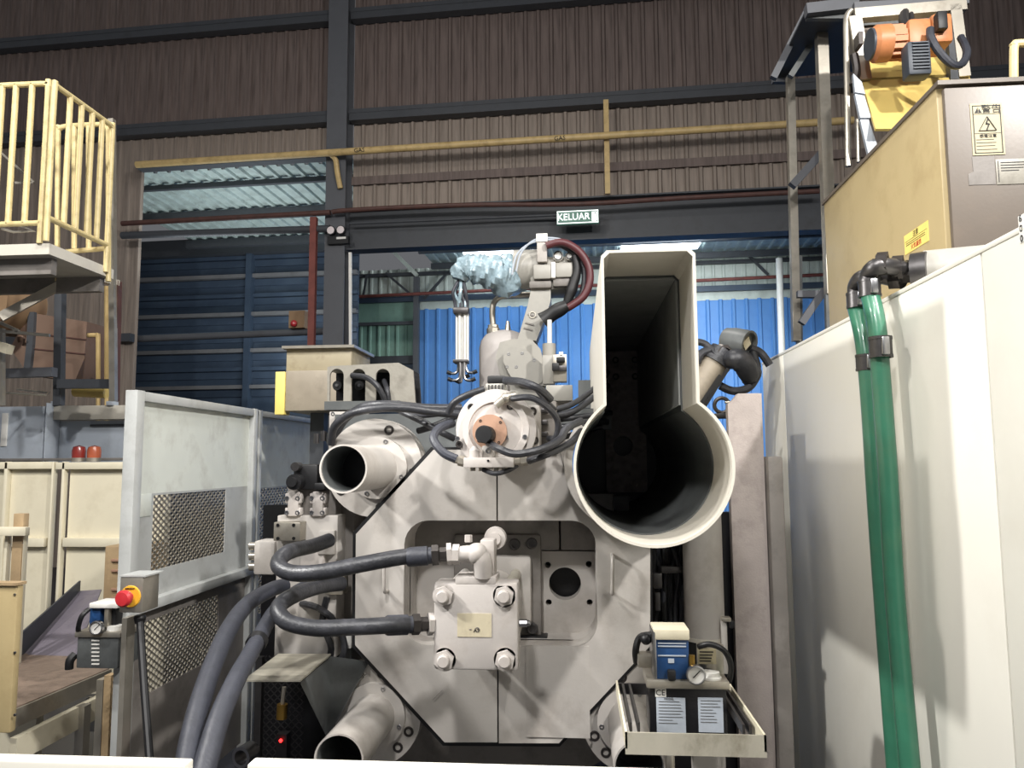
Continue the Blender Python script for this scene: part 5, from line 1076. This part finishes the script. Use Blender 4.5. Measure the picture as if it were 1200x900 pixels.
for (u, v) in ((371, 514), (379, 511), (386, 513)): p_ = P(u, v, 4.5); b = B(); b.cyl(p_ - Vector((0, .0, .03)), p_ + Vector((0, .0, .03)), .018, 10); obj('plug', b, 'dark_metal', t)
yx = 5.3; t = thing('beige_guard_box', 'dirty beige sheet metal box behind the slotted cover plate', 'box', P(372, 483, yx))
a, c = P(334, 483, yx), P(412, 408, yx); b = B(); b.box(a.x, c.x, yx, yx + .5, P(334, 437, yx).z, c.z, .006); obj('upper_box', b, 'dirty_beige', t)
b = B(); b.box(P(343, 400, yx).x, c.x, yx - .12, yx + .5, a.z, P(334, 437, yx).z, .006); obj('lower_box', b, 'cylinder_beige', t, 'grimier lower part')
b = B(); b.box(P(332, 400, yx).x, P(343, 400, yx).x, yx - .13, yx - .02, P(334, 487, yx).z, P(334, 438, yx).z, .004); obj('yellow_corner_strip', b, 'label_yellow', t)
b = B(); b.box(a.x - .02, c.x + .03, yx - .04, yx + .5, c.z, c.z + .02); obj('lid', b, 'stainless', t)
b = B(); b.box(a.x + .15, a.x + .25, yx + .1, yx + .2, -H, a.z); obj('leg', b, 'dark_steel', t)
t = thing('light_stanchion', 'slim bright vertical strip rising behind the beige box at the column', 'strip', P(411, 618, 13.6)); b = B(); b.bar(P(411.5, 618, 13.6), P(410.5, 296, 13.6), .05); obj('strip', b, 'white', t)

# tank behind with dome and pipe
yt = 6.3
t = thing('accumulator_tank', 'pale grey domed cylinder tank with a bent pipe on top, behind the round motor', 'tank', P(592, 480, yt))
c0 = P(592, 490, yt); rt = (P(622, 430, yt).x - P(562, 430, yt).x) / 2; zt_ = P(592, 408, yt).z
b = B(); b.lathe([(rt, -H), (rt, zt_), (rt * .93, zt_ + .06), (rt * .75, zt_ + .11), (rt * .4, zt_ + .14), (0, zt_ + .15)], (c0.x, yt, 0), (c0.x, yt, 1), 40); obj('tank_shell', b, 'tank_grey', t)
p_ = P(578, 388, yt); b = B(); b.lathe([(.03, -.07), (.035, -.02), (.055, -.02), (.055, .02), (.045, .03), (.045, .05), (.02, .06)], p_, p_ + Vector((0, 0, 1)), 8); obj('pipe_union', b, 'stainless', t)
b = B(); b.tube([P(578, 386, yt), P(577, 362, yt), P(583, 350, yt), P(598, 346, yt), P(640, 345, yt)], .024, 12, 6); obj('bent_pipe', b, 'stainless', t)
b = B(); p_ = P(595, 382, yt - .05); b.rings([p_ - Vector((0, 0, .06)), p_, p_ + Vector((0, 0, .04))], [.03, .02, .012], 10); obj('nipple', b, 'stainless', t)
b = B(); c = P(617, 405, yt + .25); b.lathe([(.2, -.6), (.2, 0), (.15, .08), (0, .11)], c - Vector((.1, 0, 0)), c - Vector((.1, 0, -1)), 28); obj('second_dome', b, 'tank_grey', t)
# robot
yr_ = 5.9; t0_ = None
t = thing('industrial_robot', 'cream articulated robot arm with wrapped forearm standing behind the machine', 'robot', P(625, 480, yr_))
b = B(); b.prism(pp([(597, 480), (597, 452), (585, 437), (580, 418), (585, 400), (600, 396), (622, 396), (633, 408), (637, 425), (640, 480)], yr_), yr_ + .05, yr_ + .4); obj('shoulder', b, 'robot_cream', t)
a, c = P(597, 480, yr_), P(640, 478, yr_); b = B(); b.box(a.x, c.x, yr_ + .05, yr_ + .4, -H, c.z, .02); obj('pedestal', b, 'robot_cream', t)
sc_ = pp([(604, 449), (596, 437), (590, 424), (590, 414), (597, 407), (606, 406), (616, 410), (634, 426), (643, 432), (645, 442), (645, 453)], yr_); b = B(); b.prism(sc_, yr_ - .02, yr_ + .05); cv = obj('shoulder_cover', b, 'robot_cream', t)
for u, v in ((596, 415), (612, 414), (605, 430), (626, 422), (640, 434), (594, 430)): socket_bolt(.012, P(u, v, yr_ - .022), cv, 'steel')
p_ = P(630.5, 445, yr_ - .02); b = B(); b.lathe([(0, -.01), (.035, -.01), (.035, .01), (0, .01)], p_, p_ + Vector((0, 1, 0)), 24); obj('round_cap', b, 'robot_cream', cv)
b = B(); b.prism(pp([(606, 396), (618, 355), (622, 336), (645, 333), (645, 350), (641, 364), (628, 398)], yr_), yr_ + .06, yr_ + .26); la = obj('lower_arm', b, 'robot_cream', t)
for v in (368, 378, 384): b = B(); b.bar(P(614 + (384 - v) * .3, v, yr_ + .055), P(624 + (384 - v) * .3, v + 3, yr_ + .055), .008, .012); obj('arm_recess', b, 'machine_paint_dark', la)
p_ = P(624, 369, yr_ + .055); b = B(); b.lathe([(.02, -.004), (.028, -.004), (.028, .004), (.02, .004)], p_, p_ + Vector((0, 1, 0)), 20, True); obj('arm_ring', b, 'stainless', la)
b = B(); a, c = P(612, 336, yr_ - .1), P(672, 292, yr_ - .1); b.box(a.x + .04, c.x, yr_ + .06, yr_ + .4, a.z, c.z, .05); hd = obj('elbow_housing', b, 'robot_cream', t)
for q in ((625, 309, 646, 327), (651, 307, 672, 325)): a, c = P(q[0], q[3], yr_), P(q[2], q[1], yr_); b = B(); b.box(a.x, c.x, yr_, yr_ + .07, a.z, c.z, .012); obj('motor_cover', b, 'robot_cream', hd)
a, c = P(646, 326, yr_), P(651, 307, yr_); b = B(); b.box(a.x, c.x, yr_ - .01, yr_ + .07, a.z, c.z, .006); obj('bright_rib', b, 'white', hd)
for q in ((620, 337, 646, 328), (648, 335, 668, 325)): a, c = P(q[0], q[1], yr_), P(q[2], q[3], yr_); b = B(); b.box(a.x, c.x, yr_ + .02, yr_ + .2, a.z, c.z, .01); obj('under_cover', b, 'machine_paint_dark', hd)
a, c = P(629.5, 308, yr_), P(641, 275, yr_); b = B(); b.box(a.x, c.x, yr_ - .03, yr_ + .06, a.z, c.z, .006); obj('cable_bracket', b, 'machine_paint', hd); b = B(); b.box(a.x - .005, c.x + .005, yr_ - .04, yr_ + .0, P(630, 285, yr_).z, c.z, .004); obj('bracket_clamp', b, 'white', hd)
for u, r in ((654, .04), (667, .028)): p_ = P(u, 300, yr_ + .03); b = B(); b.lathe([(0, 0), (r * .7, 0), (r * .75, -.01), (r, -.01), (r, .04), (0, .04)], p_, p_ + Vector((0, 1, 0)), 20); o = obj('connector_plug', b, 'white', hd); b = B(); b.lathe([(r * .7, -.013), (r * .95, -.013), (r * .95, -.009), (r * .7, -.009)], p_, p_ + Vector((0, 1, 0)), 20, True); obj('plug_ring', b, 'black', o)
b = B(); p_ = P(617, 316, yr_ + .2); b.cyl(p_ - Vector((.1, 0, 0)), p_ + Vector((.12, 0, 0)), .16, 28); obj('forearm_motor', b, 'robot_cream', hd)
cr = [(640, 288), (655, 284), (668, 287), (681, 297), (690, 313), (691, 331), (684, 347), (670, 358), (655, 366), (641, 374)]
b = B(); b.tube([P(u, v, yr_ - .05) for u, v in cr], .030, 12, 5); obj('cable_hose', b, 'cable_red', t, 'dark red cable hose')
b = B(); b.tube([P(u + (-6 if i < 6 else -3), v + (2 if i < 4 else 0), yr_ + .02) for i, (u, v) in enumerate(cr)], .026, 12, 5); obj('cable_hose', b, 'rubber', t, 'black cable hose')
b = B(); b.tube([P(674, 300, yr_), P(676, 318, yr_), P(672, 333, yr_), P(668, 345, yr_), P(664, 356, yr_)], [.03, .036, .044, .03], 12, 5); obj('cable_wrap', b, 'black', t)
b = B(); b.tube([P(664, 358, yr_ - .06), P(650, 366, yr_ - .06), P(636, 376, yr_ - .05)], [.045, .06, .055, .07], 12, 4); obj('cable_wrap', b, 'black', t)
for pts in ([(605, 318), (610, 298), (622, 284), (636, 279), (655, 280), (670, 286)], [(600, 322), (605, 300), (618, 287), (634, 282), (652, 281)]):
    b = B(); b.tube([P(u, v, yr_ - .02) for u, v in pts], .008, 8, 5); obj('thin_cable', b, 'bluegrey_sheet', t)
# wrapped forearm: lumpy plastic
b = B(); pts = [(612, 314), (604, 318), (594, 324), (580, 320), (566, 317), (552, 315), (542, 319), (538, 328)]; q = spline([P(u, v, yr_ + .2) for u, v in pts], 7)
random.seed(4); n_ = 18; prof = [.12, .15, .17, .14, .12, .12, .10, .06]; prev = None
for i, p in enumerate(q):
    tt = i / (len(q) - 1) * (len(prof) - 1); j = min(int(tt), len(prof) - 2); rr = prof[j] + (prof[j + 1] - prof[j]) * (tt - j)
    d = (q[min(i + 1, len(q) - 1)] - q[max(i - 1, 0)]).normalized(); up = Vector((0, 1, 0)); sd = d.cross(up).normalized()
    ring = [b.bm.verts.new(p + (up * math.cos(2 * math.pi * k / n_) + sd * math.sin(2 * math.pi * k / n_)) * rr * (1 + .10 * math.sin(k * 1.7 + i * .8) + random.uniform(-.05, .05))) for k in range(n_)]
    if prev:
        for k in range(n_): b.bm.faces.new((prev[k], prev[(k + 1) % n_], ring[(k + 1) % n_], ring[k]))
    else: b.bm.faces.new(list(reversed(ring)))
    prev = ring
b.bm.faces.new(prev); obj('wrapped_forearm', b, 'plastic_wrap', t, 'forearm wrapped in crumpled translucent blue plastic')
# spray head hanging from the wrist
t = thing('spray_tool', 'bundle of white tubes with hooked nozzle tips hanging from the robot wrist', 'tool', P(541, 445, yr_ + .2)); y_ = yr_ + .2
random.seed(9)
for i in range(7):
    u = 534 + i * 2.3; b = B(); b.tube([P(538 + i * .8, 328, y_), P(u - 3 + random.uniform(-2, 2), 342, y_ - .03 + .02 * (i % 3)), P(u + random.uniform(-3, 3), 355, y_), P(534 + i * 2.2, 368, y_)], .014, 8, 5); obj('flexible_tube', b, 'plastic_wrap' if i % 2 else 'rubber_grey', t)
a, c = P(532, 369, y_), P(550, 361, y_); b = B(); b.box(a.x, c.x, y_ - .06, y_ + .06, a.z, c.z, .01); obj('tube_clamp', b, 'dark_metal', t)
for i in range(5):
    u = 535.5 + i * 3.1; b = B(); b.cyl(P(u, 366, y_ - .02 * (i % 2)), P(u, 423, y_ - .02 * (i % 2)), .0115, 10); obj('spray_tube', b, 'white', t)
a, c = P(532, 426, y_), P(549, 422, y_); b = B(); b.box(a.x, c.x, y_ - .06, y_ + .06, a.z, c.z, .004); obj('nozzle_plate', b, 'dark_metal', t)
for k, (u, du, dv, w) in enumerate(((537, -8, 438, 0), (539, -9, 446, -.05), (541, -2, 448, -.03), (544, 8, 446, -.05), (546, 8, 437, 0), (543, 2, 442, .03))):
    b = B(); b.tube([P(u, 425, y_ + w), P(u, dv - 6, y_ + w), P(u + du * .3, dv - 1, y_ + w), P(u + du, dv, y_ + w)], .011, 8, 5); nz = obj('nozzle_pipe', b, 'steel', t)
    b = B(); p_ = P(u + du, dv, y_ + w); s_ = 1 if du > 0 else -1; b.cyl(p_, p_ + Vector((s_ * .035, 0, .015)), .016, 8); obj('nozzle_tip', b, 'black', nz)
# devices right of the robot base
t = thing('valve_stack', 'pale vertical cylinder with valve stack and base beside the robot foot', 'valve', P(652, 480, 5.6)); 
p_ = P(644, 398, 5.7); b = B(); b.cyl(P(644, 375, 5.7), P(644, 405, 5.7), .018, 12); obj('piston_rod', b, 'white', t)
b = B(); b.cyl(P(643.5, 403, 5.7), P(643.5, 430, 5.7), .05, 20); obj('cylinder', b, 'robot_cream', t)
lb(636, 416, 650, 450, 5.65, .1, 'robot_cream', 'body'); lb(648, 415, 664, 447, 5.55, .12, 'stainless', 'valve_body'); lb(652, 418, 662, 424, 5.5, .06, 'black', 'solenoid'); lb(647, 425, 655, 434, 5.5, .06, 'black', 'solenoid'); lb(654, 428, 664, 435, 5.52, .05, 'dark_metal', 'connector'); lb(640, 451, 671, 470, 5.4, .3, 'robot_cream', 'base'); lb(655, 412, 660, 418, 5.55, .05, 'white', 'cap'); a, c = P(645, 470, 5.5), P(668, 469, 5.5); b = B(); b.box(a.x, c.x, 5.48, 5.62, -H, c.z); obj('leg', b, 'machine_paint', t)
a, c = P(678, 478, 5.0), P(712, 445, 5.0); b = B(); b.box(a.x, c.x, 5.0, 5.3, a.z, c.z); obj('grey_bracket', b, 'oily_grey', None, 'dark grey bracket just left of the slotted barrel box', 'bracket')
# floodlight-like cylinder assembly at right
yc_ = 5.0; t = thing('tilting_cylinder', 'slanted beige cylinder with black clamps and looped cables right of the barrel box', 'cylinder', P(850, 480, yc_))
b = B(); b.cyl(P(800, 490, yc_), P(838, 425, yc_), .085, 28); obj('cylinder_body', b, 'cylinder_beige', t); b = B(); a, c = P(838, 426, yc_), P(848, 411, yc_); b.rings([a, a.lerp(c, .3), a.lerp(c, .35), c], [.1, .1, .085, .085], 28); obj('end_clamp', b, 'rubber', t)
b = B(); b.cyl(P(846, 414, yc_), P(868, 397, yc_), .06, 24); obj('swivel_joint', b, 'machine_paint_dark', t)
b = B(); a = P(863, 400, yc_ - .03); d = Vector((.6, -.6, -.25)).normalized(); b.lathe([(0, -.08), (.075, -.08), (.085, -.02), (.085, .10), (.07, .10), (.07, .07), (0, .07)], a, a + d, 28); lh = obj('round_head', b, 'oily_grey', t); b = B(); b.lathe([(0, .072), (.045, .072), (.045, .08), (0, .08)], a, a + d, 4); obj('pale_plate', b, 'cream_panel', lh)
b = B(); p_ = P(851, 413, yc_ - .08); b.lathe([(.03, 0), (.05, 0), (.05, .03), (.03, .03)], p_, p_ + Vector((0, 1, 0)), 20, True); obj('ring', b, 'bolt_dark', t)
b = B(); b.tube([P(855, 424, yc_ - .05), P(862, 421, yc_ - .1), P(872, 426, yc_ - .1), P(878, 440, yc_ - .05), P(876, 446, yc_)], [.05, .075, .07, .04], 14, 5); obj('rubber_boot', b, 'rubber', t)
for q in ((806, 496, 844, 440), (812, 498, 853, 432)): b = B(); b.bar(P(q[0], q[1], yc_ - .1), P(q[2], q[3], yc_ - .1), .022); obj('guide_rail', b, 'black', t)
for pts in ([(812, 400), (824, 402), (832, 408), (838, 414)], [(880, 408), (892, 414), (902, 428)], [(844, 452), (858, 458), (874, 456), (884, 446), (887, 430), (882, 412)], [(816, 425), (822, 414), (832, 410)], [(878, 420), (888, 436), (880, 452)]):
    b = B(); b.tube([P(u, v, yc_ - .05) for u, v in pts], .026 if pts[0][0] != 812 else .022, 10, 5); obj('cable', b, 'rubber', t)
t = thing('swivel_shackle', 'small dark ring shackle below the slanted cylinder beside the post top', 'shackle', P(848, 490, 4.8))
b = B(); c = P(846, 475, 4.8); b.tube([c + Vector((.045 * math.cos(R(a_)), 0, .045 * math.sin(R(a_)))) for a_ in range(20, 350, 30)], .012, 8, 3); obj('ring', b, 'bolt_dark', t); lb(838, 484, 856, 490, 4.75, .1, 'black', 'foot'); lb(850, 470, 862, 473, 4.78, .03, 'stainless', 'pin')
